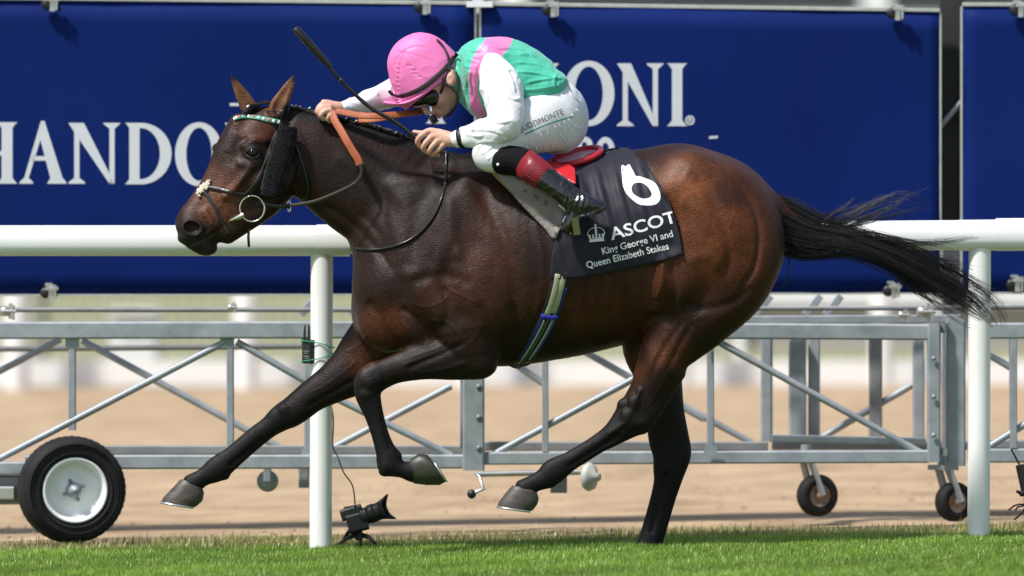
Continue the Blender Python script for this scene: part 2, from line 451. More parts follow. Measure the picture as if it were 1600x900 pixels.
# loose clods on the sand
mb = MB(); g = np.random.default_rng(9)
for i in range(900):
    y = g.uniform(1.3, 9); x = g.uniform(-3.2, 3.2)*(25+y)/25; r = g.uniform(.003, .011)
    mb.ball((x, y, far_flat(x, y)+r*.2), (r*g.uniform(.8,1.6), r, r*.55), 5)
kind(mb.done('sand_clods', M_sand, weld=0, smooth=True), 'stuff')

# ================================================================== RUNNING RAIL
M_pvc = mat('white_pvc', (.86,.86,.85), .32, spec=.5, noise_amt=.03, noise_scale=4, coat=.2)
M_dirtp = mat('white_pvc_post', (.80,.80,.77), .36, col2=(.88,.88,.87), noise_scale=5, stretch=(1,1,.25), coat=.15)
RY = .5
rail = thing('running_rail', 'white plastic running rail on round posts, closest rail behind the horse', 'rail', (0, RY, 0))
def oval(r1, r2, n=24, flat=.0):
    return [(r1*math.cos(t)*(1-flat*0), r2*math.sin(t)) for t in [2*math.pi*k/n for k in range(n)]]
def rail_piece(u0, u1, v0a, v0b, hh, name):
    """extruded oval rail from u0 to u1, top rows v0a/v0b, height hh px"""
    mb = MB(); d0 = W(u0, v0a+hh/2, RY); d1 = W(u1, v0b+hh/2, RY); r2 = hh/2*PX*1.02; r1 = .062
    n = 28; V = []
    for c in (d0, d1):
        for k in range(n):
            t = 2*math.pi*k/n; y = -math.sin(t); z = math.cos(t)
            sy = math.copysign(abs(y)**.8, y); sz = math.copysign(abs(z)**.75, z)
            V.append((c.x, c.y+r1*sy, c.z+r2*sz))
    mb.add(V, [(i, (i+1)%n, n+(i+1)%n, n+i) for i in range(n)]+[tuple(range(n))[::-1], tuple(range(n, 2*n))])
    return mb.done(name, M_pvc, rail, smooth=True)
rail_piece(-900, 497, 352, 352, 48, 'top_rail'); rail_piece(495, 547, 350.8, 350.5, 50, 'joint_sleeve')
rail_piece(545, 1500, 350, 344, 47, 'top_rail'); rail_piece(1498, 1558, 343.5, 343, 48.5, 'joint_sleeve'); rail_piece(1556, 1640, 341, 340.5, 51, 'joint_sleeve'); rail_piece(1638, 2600, 343, 338, 47, 'top_rail')
for u, vb in ((-520, 868), (503, 851), (1531, 832), (2560, 815)):
    mb = MB(); r = .0435; rt = W(u, 375, RY); rb = W(u-2, vb+6, RY)
    mb.tube([rb, rb+(rt-rb)*.33, rb+(rt-rb)*.66, rt], r, 32)
    mb.done('post', M_dirtp, rail, smooth=True)

# ================================================================== STAGING CARTS
M_galv = mat('galvanised_steel', (.25,.28,.305), .45, metal=.3, col2=(.38,.41,.435), noise_scale=9, rough2=.6, bump=.08, bump_scale=60, bump_dist=.003)
M_galvd = mat('weathered_steel', (.20,.21,.215), .5, metal=.35, col2=(.30,.31,.315), noise_scale=7, rough2=.65)
M_alu = mat('bare_aluminium', (.60,.60,.57), .32, metal=.8, noise_amt=.1, noise_scale=30)
M_blackp = mat('black_plastic', (.012,.012,.013), .45, noise_amt=.2, noise_scale=30)
M_tyre = mat('tyre_rubber', (.009,.009,.010), .7, spec=.25, col2=(.020,.019,.018), noise_scale=14, bump=.15, bump_scale=90, bump_dist=.003)
M_rimw = mat('white_painted_rim', (.88,.88,.88), .35, coat=.3, noise_amt=.06, noise_scale=12)
M_rust = mat('rusty_rim', (.30,.13,.06), .7, col2=(.48,.40,.35), noise_scale=30)
YF, YB = 1.3, 2.75
def bar(parent, name, u0, v0, u1, v1, Y, t=None, m=None, depth=.06, round_=False):
    """a bar between two picture points at depth Y, t px thick"""
    mb = MB(); p, q = W(u0, v0, Y), W(u1, v1, Y); tt = t*(CD+Y)/FPX
    if round_: mb.tube([p, q], tt/2, 14)
    elif abs(u1-u0) < abs(v1-v0): mb.beam(p, q, tt, depth)
    else: mb.beam(p, q, depth, tt)
    return mb.done(name, m or M_galv, parent, smooth=round_)
cartL = thing('staging_cart', 'galvanised truss cart on one big white-rimmed pneumatic tyre at far left, under the advertising board', 'cart', W(60, 850, YF), 'galvanised truss carts')
# front frame
bar(cartL, 'top_beam', -420, 517, 740, 515, YF, 27); bar(cartL, 'bottom_beam', 40, 722, 728, 721, YF, 22)
bar(cartL, 'bottom_beam', 60, 703, 726, 703, YF+.35, 14, M_galvd); bar(cartL, 'bottom_beam', -420, 735, 50, 731, YF, 20)
bar(cartL, 'top_pipe', -420, 484, 560, 484, YF+.5, 8, M_galvd, round_=True)
bar(cartL, 'top_pipe', -420, 549, 520, 541, YB, 9, M_galvd, round_=True)
for u, v0, v1, t in ((113, 530, 672, 11), (360, 528, 712, 11), (482, 530, 712, 13), (-140, 528, 722, 11)):
    bar(cartL, 'upright', u, v0, u, v1, YF+.02, t)
bar(cartL, 'upright', 740, 505, 740, 735, YF-.02, 34); bar(cartL, 'upright', 724, 520, 724, 700, YF+.25, 10)
for a in ((-30, 732, 352, 534, YF), (370, 534, 520, 620, YF), (520, 620, 705, 712, YF), (128, 532, 460, 712, YF+.9), (-20, 590, 95, 530, YF+.9), (520, 700, 705, 603, YF+.5), (560, 560, 690, 535, YF+.5)):
    bar(cartL, 'brace', *a, 11, round_=True)
# underside fittings
mb = MB(); c = W(418, 752, YF+.1); mb.lathe(c, (0,1,0), [(0,.0),(0,.042),(.02,.044),(.025,0)], 24); mb.beam(W(418,728,YF+.1), W(418,752,YF+.1), .03, .05); mb.done('side_bracket', M_galv, cartL)
bar(cartL, 'foot_socket', 475, 732, 475, 762, YF+.1, 16, M_galvd); bar(cartL, 'foot_socket', 873, 735, 873, 770, YF+.1, 26, M_galvd)
mb = MB(); mb.tube([W(745,741,YF-.1), W(930,737,YF-.1)], .012, 12); mb.tube([W(743,739,YF-.1), W(749,745,YF-.14), W(756,764,YF-.15), W(737,772,YF-.15)], .007, 10); mb.done('crank_handle', M_alu, cartL, smooth=True)
mb = MB(); mb.ball(W(737,772,YF-.15), .019, 14); mb.done('crank_knob', M_blackp, cartL, smooth=True)
mb = MB(); mb.lathe(W(916,745,YF-.1), (.9,-.45,0), [(0,0),(0,.052),(.012,.058),(.03,.05),(.04,.02),(.06,.015),(.06,0)], 28); mb.done('screw_jack', mat('cream_disc', (.50,.50,.45), .5), cartL)
# clamp-like fittings on the top
def coupler(parent, u, v, Y, s=1.0, name='pipe_coupler'):
    mb = MB(); c = W(u, v, Y)
    mb.lathe(c+Vector((0,-.03,0))*s, (1,0,0), [(-.022*s,0),(-.022*s,.026*s),(.022*s,.026*s),(.022*s,0)], 14)
    mb.beam(c+Vector((.03,-.03,.04))*s, c+Vector((.03,-.03,-.04))*s, .02*s, .022*s)
    mb.tube([c+Vector((0,-.06,0))*s, c+Vector((.06,-.06,0))*s], .009*s, 8); mb.tube([c+Vector((.045,-.06,-.045))*s, c+Vector((.045,-.06,.03))*s], .008*s, 8)
    return mb.done(name, M_alu, parent, smooth=False)
coupler(cartL, 8, 486, YF+.3, .8, 'pipe_clamp'); coupler(cartL, 360, 480, YF+.4, .5, 'pipe_clamp')
for u in (470, 548):
    bar(cartL, 'outrigger_arm', u, 492, u+22, 466, YF+.6, 9, depth=.03)
for v in (560, 604, 652, 700):
    mb = MB(); mb.lathe(W(740+(8 if v%8 else -6), v, YF-.05), (0,-1,0), [(0,.011),(.006,.011),(.006,0)], 6); mb.done('bolt', M_galvd, cartL)
for u, v in ((355,534),(113,534),(482,534),(355,708),(482,708)):
    mb = MB(); mb.box(W(u-11, v+9, YF-.012), W(u+11, v-7, YF-.006)); mb.done('gusset_plate', M_galv, cartL)
# big wheel
wc = W(112, 765, YF-.08); WR = 84*(CD+YF)/FPX
ax = Vector((.24,-.97,0)).normalized()
mb = MB()
prof = [(-.085,.62),(-.09,.72),(-.088,.86),(-.075,.95),(-.05,.985),(-.02,1.0),(.02,1.0),(.05,.985),(.075,.95),(.088,.86),(.09,.72),(.082,.62),(.06,.58)]
# tread: ribs around the edge
n = 96; V = []
for i, (d, r) in enumerate(prof):
    for k in range(n):
        rr = r
        if .94 < r and k % 2: rr -= .010
        V.append((d, rr, k))
u_ = Vector((0,0,1)); w2 = ax.cross(u_)
pts = [wc+ax*d+(u_*math.cos(2*math.pi*k/n+d*1.2)+w2*math.sin(2*math.pi*k/n+d*1.2))*r*WR for d, r, k in V]
mb.add(pts, [(i*n+k, i*n+(k+1)%n, (i+1)*n+(k+1)%n, (i+1)*n+k) for i in range(len(prof)-1) for k in range(n)])
for rr in (.68, .80, .845): mb.lathe(wc, ax, [(.088,rr*WR),(.094,(rr+.01)*WR),(.088,(rr+.02)*WR)], 60)
wheel = mb.done('wheel', M_tyre, cartL, smooth=True)
mb = MB(); mb.lathe(wc, ax, [(.06,.605*WR),(.084,.61*WR),(.090,.585*WR),(.082,.55*WR),(.035,.50*WR),(.028,.30*WR),(.045,.22*WR),(.045,0)], 48)
mb.lathe(wc, ax, [(-.06,.60*WR),(-.06,0)], 30)
rim = mb.done('rim', M_rimw, wheel, smooth=True)
mb = MB(); mb.lathe(wc, ax, [(.04,.15*WR),(.06,.14*WR),(.065,.085*WR),(.095,.075*WR),(.1,0)], 20)
for k in range(4):
    t = k*math.pi/2+.4; mb.ball(wc+ax*.052+(u_*math.cos(t)+w2*math.sin(t))*.19*WR, .009, 8)
mb.done('hub', M_galv, wheel, smooth=True)
bar(cartL, 'axle_plate', -40, 765, 40, 765, YF+.05, 46, M_galvd)
bar(cartL, 'hub_bracket', -10, 770, 22, 770, YF-.02, 20, M_alu)

cartR = thing('staging_cart', 'galvanised truss cart between the two rail posts, standing on two small swivel casters', 'cart', W(1280, 805, YF), 'galvanised truss carts')
bar(cartR, 'top_beam', 757, 515, 1452, 519, YF, 25); bar(cartR, 'bottom_beam', 757, 716, 1452, 713, YF, 20)
bar(cartR, 'bottom_beam', 757, 697, 1200, 697, YF+.4, 14, M_galvd); bar(cartR, 'bottom_beam', 1206, 685, 1446, 690, YF+.25, 12)
bar(cartR, 'bottom_beam', 1206, 697, 1520, 697, YB, 12, M_galvd)
bar(cartR, 'top_pipe', 1150, 482, 1500, 481, YF+.5, 8, M_galvd, round_=True)
bar(cartR, 'top_beam', 1150, 500, 1500, 498, YF+.6, 13, M_galv)
for u, v0, v1, t, Y in ((852, 530, 706, 10, YF), (1110, 530, 706, 11, YF), (1197, 530, 690, 16, YF+.5), (1246, 530, 690, 27, YF+.7), (1272, 530, 690, 18, YF+.75), (1368, 530, 690, 20, YF+.9), (1435, 530, 690, 17, YF+.6), (1459, 505, 722, 20, YF-.02), (1204, 530, 680, 6, YF+.9)):
    bar(cartR, 'upright', u, v0, u, v1, Y, t, M_galvd if Y > YF+.8 else None)
for a in ((1120, 533, 1440, 708, YF), (770, 711, 990, 592, YF), (905, 545, 1100, 655, YF+.9), (1060, 630, 1175, 692, YF+.9), (1285, 683, 1428, 600, YF+.9), (770, 545, 850, 600, YF+.9)):
    bar(cartR, 'brace', *a, 11, round_=True)
for u in (1180, 1258, 1290):
    bar(cartR, 'outrigger_arm', u, 492, u+24, 462, YF+.7, 9, depth=.03)
coupler(cartR, 1440, 487, YF+.3, .9, 'pipe_clamp'); coupler(cartR, 1408, 492, YF+.45, .6, 'pipe_clamp')
def caster(parent, u, v, Y, rpx, yaw):
    c = W(u, v, Y); r = rpx*(CD+Y)/FPX; axx = Vector((math.sin(R(yaw)), -math.cos(R(yaw)), 0))
    mb = MB(); mb.lathe(c, axx, [(-.03,.55*r),(-.034,.75*r),(-.03,.93*r),(-.015,r),(.015,r),(.03,.93*r),(.034,.75*r),(.03,.55*r)], 36)
    wh = mb.done('wheel', M_tyre, parent, smooth=True)
    mb = MB(); mb.lathe(c, axx, [(.022,.58*r),(.026,.5*r),(.012,.4*r),(.01,.2*r),(.03,.16*r),(.03,0)], 24); mb.lathe(c, -axx, [(.022,.58*r),(.02,0)], 24)
    mb.done('rim', M_rust, wh, smooth=True)
    tdir = Vector((axx.y, -axx.x, 0)); mb = MB(); top = c+Vector((0,0,r*1.35))-tdir*.0+Vector((-.045,0,.03))
    for s_ in (1, -1):
        mb.beam(c+axx*.05*s_, top+axx*.035*s_, .012, .045, up=axx)
    mb.beam(top+axx*.06, top-axx*.06, .07, .02); mb.tube([top, top+Vector((0,0,.06))], .022, 14)
    mb.done('caster_fork', M_galv, parent, smooth=False)
for u, v in ((1110,534),(1110,703),(1459,560),(1459,620),(1459,680)):
    mb = MB(); mb.box(W(u-10, v+8, YF-.062), W(u+10, v-7, YF-.055)) if u < 1300 else mb.lathe(W(u, v, YF-.06), (0,-1,0), [(0,.010),(.006,.010),(.006,0)], 6); mb.done('gusset_plate' if u < 1300 else 'bolt', M_galv, cartR)
caster(cartR, 1277, 774, YF+.55, 33, 25); caster(cartR, 1491, 784, YF+.25, 31, 30)
bar(cartR, 'upright', 1493, 498, 1493, 728, YF+.05, 30); bar(cartR, 'hinge_block', 1475, 505, 1475, 520, YF, 14, M_galvd, round_=True)
bar(cartR, 'hinge_block', 1475, 700, 1475, 712, YF, 12, M_alu, round_=True)

cartE = thing('staging_cart', 'galvanised truss cart cut off by the right edge, behind the right rail post', 'cart', W(1700, 810, YF), 'galvanised truss carts')
bar(cartE, 'top_beam', 1512, 517, 2300, 514, YF, 25); bar(cartE, 'bottom_beam', 1512, 712, 2300, 708, YF, 22); bar(cartE, 'bottom_beam', 1512, 694, 2300, 694, YF+.4, 13, M_galvd)
bar(cartE, 'top_pipe', 1512, 480, 2300, 478, YF+.5, 8, M_galvd, round_=True)
for u in (1583, 1820, 2060): bar(cartE, 'upright', u, 530, u, 700, YF, 11)
for a in ((1545, 698, 1800, 540, YF), (1840, 540, 2060, 700, YF), (1520, 540, 1580, 575, YF+.6)): bar(cartE, 'brace', *a, 11, round_=True)
caster(cartE, 1900, 780, YF+.3, 31, 15)

# ================================================================== ADVERTISING BOARDS
M_blue = mat('blue_banner', (.0035,.0140,.098), .6, spec=.06, col2=(.0048,.0180,.125), noise_scale=1.1, bump=.25, bump_scale=1.3, bump_dist=.03, stretch=(1,1,.6))
M_letter = mat('printed_letters', (.60,.62,.64), .5, noise_amt=.02)
M_frame = mat('board_edge', (.55,.56,.50), .4, metal=.5, noise_amt=.12, noise_scale=20)
BY = 2.05
def board(label, pts, name='advertising_board'):
    """pts: corners tl, tr, br, bl in px"""
    c = W((pts[0][0]+pts[1][0])/2, pts[2][1], BY)
    t = thing(name, label, 'board', c, 'blue advertising boards')
    mb = MB(); P = [W(*p, BY) for p in pts]
    nx, nz = 40, 14; V = []
    for j in range(nz+1):
        for i in range(nx+1):
            a, b = i/nx, j/nz
            p = P[0].lerp(P[1], a).lerp(P[3].lerp(P[2], a), b)
            p.y += .010*noise.noise(Vector((p.x*.9, p.z*1.7, 3)))+.002*noise.noise(Vector((p.x*5, p.z*2, 9)))
            V.append(p)
    mb.add(V, [(j*(nx+1)+i, j*(nx+1)+i+1, (j+1)*(nx+1)+i+1, (j+1)*(nx+1)+i) for j in range(nz) for i in range(nx)])
    pn = mb.done('panel', M_blue, t, weld=0, smooth=True)
    sm = pn.modifiers.new('s', 'SOLIDIFY'); sm.thickness = .008; sm.offset = 0
    mb = MB()
    mb.beam(P[0]+Vector((0,.012,.008)), P[1]+Vector((0,.012,.008)), .05, .016); mb.beam(P[3]+Vector((0,.012,-.003)), P[2]+Vector((0,.012,-.003)), .04, .008)
    mb.beam(P[1]+Vector((.004,.012,0)), P[2]+Vector((.004,.012,0)), .035, .008, up=(1,0,0)); mb.beam(P[0]+Vector((-.004,.012,0)), P[3]+Vector((-.004,.012,0)), .035, .008, up=(1,0,0))
    mb.done('edge_trim', M_frame, t)
    return t, bvh_of(pn), pn
bL, vL, pL = board('wide navy blue advertising board at left lettered HANDON, behind the horse head', [(-760,-8),(741,8),(741,459.5),(-760,461)])
bR, vR, pR = board('wide navy blue advertising board lettered ONI, right of the jockey and behind the rump', [(752,9),(1468,19),(1468,457),(752,459)])
bE, vE, pE = board('blank navy blue advertising board at the right edge beyond the dark gap', [(1504,10),(2500,12),(2500,455),(1504,457)])

IDM = lambda x, y: (x, y)
def ring(cx, cy, rx, ry, ix, iy, n=48, a0=0, a1=360):
    out = []
    for k in range(n):
        t0 = R(a0+(a1-a0)*k/n); t1 = R(a0+(a1-a0)*(k+1)/n)
        out.append([(cx+rx*math.cos(t0), cy+ry*math.sin(t0)), (cx+rx*math.cos(t1), cy+ry*math.sin(t1)), (cx+ix*math.cos(t1), cy+iy*math.sin(t1)), (cx+ix*math.cos(t0), cy+iy*math.sin(t0))])
    return out
def stem(x0, x1, vt, vb, s=8, h=9, st=(1,1), sb=(1,1)):
    o = [[(x0, vt+h if any(st) else vt), (x1, vt+h if any(st) else vt), (x1, vb-h if any(sb) else vb), (x0, vb-h if any(sb) else vb)]]
    if any(st): o.append([(x0-s*st[0], vt), (x1+s*st[1], vt), (x1+(s-3)*st[1], vt+2), (x1, vt+h), (x0, vt+h), (x0-(s-3)*st[0], vt+2)])
    if any(sb): o.append([(x0, vb-h), (x1, vb-h), (x1+(s-3)*sb[1], vb-2.5), (x1+s*sb[1], vb), (x0-s*sb[0], vb), (x0-(s-3)*sb[0], vb-2.5)])
    return o
def let_N(x, vt, vb, w_, th=8, dg=24):
    sc = (vb-vt)/96
    o = [[(x+9, vt+14), (x+9+th, vt+24*sc), (x+9+th, vb-9), (x+9, vb-9)]]
    o.append([(x+9, vb-9), (x+9+th, vb-9), (x+9+th+9, vb-2), (x+9+th+9, vb), (x, vb), (x, vb-2)])
    o.append([(x, vt), (x+dg, vt), (x+w_-8, vb), (x+w_-16, vb), (x+9, vt+14)])
    xr = x+w_-16
    o.append([(xr, vt+9), (xr+th, vt+9), (xr+th, vb), (xr, vb)]); o.append([(xr-10, vt), (xr+th+9, vt), (xr+th+8, vt+2), (xr+th, vt+9), (xr, vt+9), (xr-9, vt+2)])
    return o
mb = MB(); L = []
L += stem(-42, -25, 191, 287)+stem(2.5, 19.5, 191, 287)+[[(-25, 236), (2.5, 236), (2.5, 243), (-25, 243)]]
L += [[(64, 189), (70, 196), (44.5, 279), (37.5, 279)], [(64, 189), (69.5, 189), (98, 279), (79, 279), (63, 218)], [(51, 244), (75, 244), (77, 251), (49, 251)],
      [(37.5, 278), (44.5, 278), (51, 284), (52, 287), (30, 287), (31, 284)], [(79, 278), (98, 278), (103, 284), (104, 287), (74, 287), (75, 284)]]
L += let_N(107, 192, 287, 80)
L += stem(202, 218, 192, 288, 7, 8, (1, 0), (1, 0))+ring(220, 240, 48, 48, 30, 40, 30, -90, 90)+[[(217, 192), (220, 192), (220, 200), (217, 200)], [(217, 280), (220, 280), (220, 288), (217, 288)]]
L += ring(311, 241, 37.5, 50, 20, 41.5)
L += let_N(351, 192, 287, 80)
L += []
lay('lettering', poly_mesh(L), IDM, vL, M_letter, pL, off=.0055, step=14)
L = [[(359, 161), (374, 161), (374, 165.5), (359, 165.5)]]
lay('lettering', poly_mesh(L), IDM, vL, M_letter, pL, off=.0055, step=14)
mb = MB(); L = []
L += ring(920, 146, 40, 51, 22, 42)
L += let_N(964, 99, 197, 72, 8, 22); L += stem(1050, 1066, 99, 197, 8, 9)
L += ring(1078, 188, 7.5, 7.5, 5, 5, 20)+[[(1075,184),(1080,184),(1081,188),(1076,188)], [(1075,184),(1077,184),(1077,192),(1075,192)], [(1078,188),(1080,188),(1082,192),(1080,192)]]
# the O-N-I board's hidden first letters: their serif feet show under the jockey's chin
L += stem(775, 790, 99, 197); L += let_N(800, 99, 197, 72, 8, 22)
L += stem(876, 886, 222, 262, 0, 0, (0,0), (0,0)); L += ring(913, 226, 13, 12.5, 4, 4)+ring(913, 248, 14, 14, 5, 5); L += ring(946, 237, 15, 23, 6, 14)
L += [[(1108,213),(1122,212),(1121,216),(1108,217)]]
lay('lettering', poly_mesh(L), IDM, vR, M_letter, pR, off=.0055, step=14)
lay('lettering', poly_mesh(stem(672, 690, 99, 193, 7, 9)), IDM, vL, M_letter, pL, off=.0055, step=14)
# clamps that hold the boards
CL = [(78, 5, 'top edge of the left board above the letters'), (660, 10, 'top edge of the left board near its right end'), (860, 14, 'top edge of the middle board above the jockey back'), (1398, 19, 'top right end of the middle board'), (1590, 14, 'top edge of the board at the right edge'),
      (76, 456, 'lower edge of the left board over the big tyre'), (1392, 453, 'lower edge of the middle board above the tail end'), (1585, 443, 'lower edge of the board at the right edge')]
for u, v, wh in CL:
    t = thing('clamp', 'small metal clamp on the '+wh, 'clamp', W(u, v, BY-.03), 'clamps on the boards')
    mb = MB(); c = W(u, v, BY-.028)
    mb.lathe(c+Vector((-.012,0,-.004)), (0,-1,0), [(0,0),(0,.024),(.02,.022),(.024,.012),(.024,0)], 16); mb.done('rubber_pad', M_blackp, t, smooth=True)
    mb = MB(); mb.beam(c+Vector((.012,-.02,.03)), c+Vector((.012,-.02,-.034)), .022, .016); mb.beam(c+Vector((-.01,-.03,.014)), c+Vector((.042,-.03,.014)), .016, .014)
    mb.tube([c+Vector((.03,-.035,-.03)), c+Vector((.03,-.035,.03))], .005, 8); mb.beam(c+Vector((.0,.0,.03)), c+Vector((.0,.06,.03)), .03, .012)
    mb.done('jaw', M_alu, t)
# light strip between the two boards, its white bracket, and the dark post in the gap
M_white = mat('white_paint', (.62,.63,.66), .5, noise_amt=.04)
t = thing('board_post', 'pale grey upright seen in the slit between the left and middle boards', 'post', W(746, 460, BY+.1))
mb = MB(); mb.box(W(738,470,BY+.08), W(755,-30,BY+.12)); mb.done('upright', M_white, t); mb = MB(); mb.box(W(729,11,BY-.04), W(770,3,BY+.06)); mb.done('bracket', mat('bracket_white', (.8,.8,.8), .4), t)
M_char = mat('charcoal_cloth', (.022,.022,.024), .8, noise_amt=.25, noise_scale=6)
t = thing('dark_post', 'charcoal upright filling the gap between the middle and right boards', 'post', W(1486, 345, BY+.15))
mb = MB(); mb.box(W(1469.5,344,BY+.1), W(1503,-60,BY+.2)); mb.done('upright', M_char, t)
mb = MB(); mb.box(W(1474,700,BY+.3), W(1505,344,BY+.42)); mb.done('base_column', M_white, t)
tag(bar(None, 'tension_strut', 1466, 202, 1503, 158, BY+.06, 8, M_galvd, round_=True), 'slanting bright metal strut crossing the dark gap between boards', 'strut')

# ================================================================== FAR SIDE OF THE COURSE
M_farw = mat('far_white_plastic', (.80,.80,.79), .4, noise_amt=.02)
FY = 27.0
far = thing('far_running_rail', 'blurred white rail with broad posts and low board across the far side of the sand', 'rail', (0, FY, 0))
mb = MB(); mb.box((-30, FY, .0), (30, FY+.06, .20)); mb.done('low_board', M_farw, far)
mb = MB(); mb.tube([(-30, FY-.1, 1.25), (30, FY-.1, 1.25)], .09, 16); mb.done('top_rail', M_farw, far, smooth=True)
for u, wd, vb in ((26, 40, 622), (384, 38, 615), (-320, 38, 620), (735, 36, 615), (1062, 34, 612), (1378, 34, 612), (1720, 34, 612)):
    x = W(u, 500, FY-.4).x; mb = MB(); zb = W(u, vb, FY-.4).z
    r = wd/2*(CD+FY-.4)/FPX; mb.tube([(x, FY-.4, zb), (x, FY-.4, 1.2)], r, 20); mb.done('post', M_farw, far, smooth=True)
t = thing('course_hut', 'blurred low white cabinet on the far grass seen between the cart beams', 'cabinet', (W(212, 560, FY+1).x, FY+1, .1))
mb = MB(); mb.box(W(172, 575, FY+1.2), W(250, 487, FY+1.9)); mb.done('cabinet_body', M_farw, t); mb = MB(); mb.box(W(168, 488, FY+1.1), W(254, 482, FY+2)); mb.done('cabinet_lid', M_farw, t)
M_net = mat('barrier_mesh', (.30,.27,.245), .9, col2=(.40,.37,.34), noise_scale=1.5)
net = thing('barrier_netting', 'blurred grey brown netting barrier far behind the right hand cart', 'barrier', (8, FY+2, 0))
mb = MB(); xa = W(1120, 500, FY+2).x
mb.box((xa, FY+2, .25), (xa+14, FY+2.03, 1.15)); mb.done('netting', M_net, net)
mb = MB(); mb.box((xa, FY+1.9, .62), (xa+14, FY+1.98, .74)); mb.done('crossbar', M_farw, net)
for i in range(9):
    mb = MB(); mb.tube([(xa+.2+i*1.6, FY+1.95, -.02), (xa+.2+i*1.6, FY+1.95, 1.2)], .05, 10); mb.done('post', M_farw, net, smooth=True)
# wire fence behind the boards
M_wire = mat('fence_wire', (.20,.20,.19), .5, metal=.4)
fence = thing('wire_fence', 'thin grey wire mesh fence far behind the advertising boards', 'fence', (0, FY+4, 0))
mb = MB()
for i in range(150):
    x = -7.5+i*.1; mb.box((x, FY+4, -.1), (x+.012, FY+4.01, .9))
for z in (.1, .3, .5, .7, .88): mb.box((-8, FY+3.99, z), (8, FY+4.0, z+.014))
mb.done('mesh', M_wire, fence, weld=0)
for x in (-8, -4, 0, 4, 8):
    mb = MB(); mb.tube([(x, FY+4, -.1), (x, FY+4, 1.0)], .04, 10); mb.done('post', M_wire, fence, smooth=True)
# far stand above and behind the boards
M_st = mat('stand_concrete', (.30,.31,.35), .7, noise_amt=.2, noise_scale=2); M_glass = mat('stand_glass', (.05,.07,.10), .15, spec=.8); M_dark = mat('stand_dark', (.05,.05,.055), .7, noise_amt=.3, noise_scale=1)
st = thing('grandstand', 'grey and white grandstand far away, a thin strip of it over the boards', 'building', (0, 120, 0))
mb = MB()
for i in range(9): mb.box((-42, 120+i*2.2, 0), (42, 122.2+i*2.2, 1.2+i*1.1))
mb.done('seating_tiers', M_st, st)
mb = MB(); mb.box((-42, 118, 11.5), (42, 142, 12.6)); mb.done('roof', M_farw, st)
for x in range(-40, 41, 8):
    mb = MB(); mb.box((x-.3, 119, 0), (x+.3, 119.6, 11.5)); mb.done('column', M_farw, st)
mb = MB(); mb.box((-42, 141, 0), (42, 142, 11.5)); mb.done('rear_wall', M_glass, st)
mb = MB(); mb.box((-60, 119.0, 5.4), (60, 119.5, 6.0)); mb.done('balcony_front', M_farw, st)
# ================================================================== HORSE
horse = thing('horse', 'dark bay racehorse at full gallop on the turf, carrying the jockey and number cloth 6', 'horse', W(860, 858, 0))
H = Field(235, 1250, 95, 885, -.44, .44, .0052)
NF, FF, NH, FH = -.14, .15, -.14, .13           # across positions of near/far fore and hind legs
# trunk
H.chain([(625,432,105,.17),(690,410,148,.225),(760,412,160,.26),(820,411,158,.285),(880,408,150,.295),(940,396,147,.295),(1000,377,144,.28),(1060,357,130,.26),(1110,355,116,.24),(1135,362,100,.2)] and
        [(u,v,0,a,b) for u,v,a,b in [(640,425,118,.18),(700,408,148,.225),(760,412,160,.255),(820,411,158,.28),(880,408,150,.29),(940,396,147,.29),(1000,377,144,.275),(1060,357,129,.255),(1110,352,113,.235),(1140,362,95,.2)]], k=.03)
# neck
H.chain([(452,222,0,52,.075),(480,240,0,64,.085),(520,262,0,74,.092),(560,286,0,82,.10),(608,315,0,90,.115),(655,362,0,112,.15),(700,405,0,130,.19)], k=.05)
H.chain([(455,178,0,9,.02),(500,190,0,9,.022),(563,203,0,11,.026),(630,224,0,13,.03),(700,250,0,14,.035),(760,262,0,14,.04),(840,262,0,12,.05)], k=.05)
# breast
H.ell(612,455,0,62,75,.18, k=.06); H.ell(604,512,-.065,44,38,.085, k=.05, rot=20); H.ell(582,496,.06,30,42,.085, k=.06)
H.ell(655,505,-.120,48,38,.07, k=.045, rot=35)
# shoulder blade, point of shoulder, triceps
for s_ in (-1, 1):
    H.ell(705,385,.15*s_,48,112,.075, k=.05, rot=18); H.ell(672,455,.150*s_,40,46,.075, k=.05)
    H.ell(752,455,.19*s_,50,72,.085, k=.04, rot=-12); H.ell(700,480,.185*s_,34,40,.06, k=.03)
    H.chain([(720,300,.1*s_,16,.05),(700,370,.17*s_,10,.05),(680,430,.2*s_,8,.035)], k=.03)
    H.chain([(640,290,.10*s_,30,.03),(645,350,.14*s_,28,.03),(650,420,.17*s_,22,.04)], k=.05)
    H.ell(1022,400,.29*s_,30,62,.028, k=.06, sub=True, rot=10)
    H.chain([(1040,400,.255*s_,12,.02),(1036,440,.245*s_,11,.022),(1024,480,.2*s_,9,.02)], k=.03)
    # quarters
    H.chain([(1080,300,.12*s_,60,.12),(1130,318,.12*s_,56,.12),(1168,362,.12*s_,54,.115),(1170,405,.13*s_,52,.11),(1140,450,.135*s_,56,.11),(1100,490,.14*s_,52,.10),(1058,530,.14*s_,44,.075)], k=.05)
    H.ell(1075,300,.15*s_,62,58,.11, k=.05, rot=20); H.ell(1110,375,.17*s_,72,88,.115, k=.05, rot=10)
    H.ell(1068,430,.19*s_,34,62,.085, k=.045, rot=12); H.ell(1048,300,.19*s_,18,16,.04, k=.05)
H.ell(1060,262,0,46,32,.12, k=.06)
H.ell(1190,335,0,30,34,.04, k=.03)
# tail dock
H.chain([(1172,300,0,18,.04),(1205,322,0,17,.034),(1240,342,0,13,.028),(1280,356,0,8,.02)], k=.03)
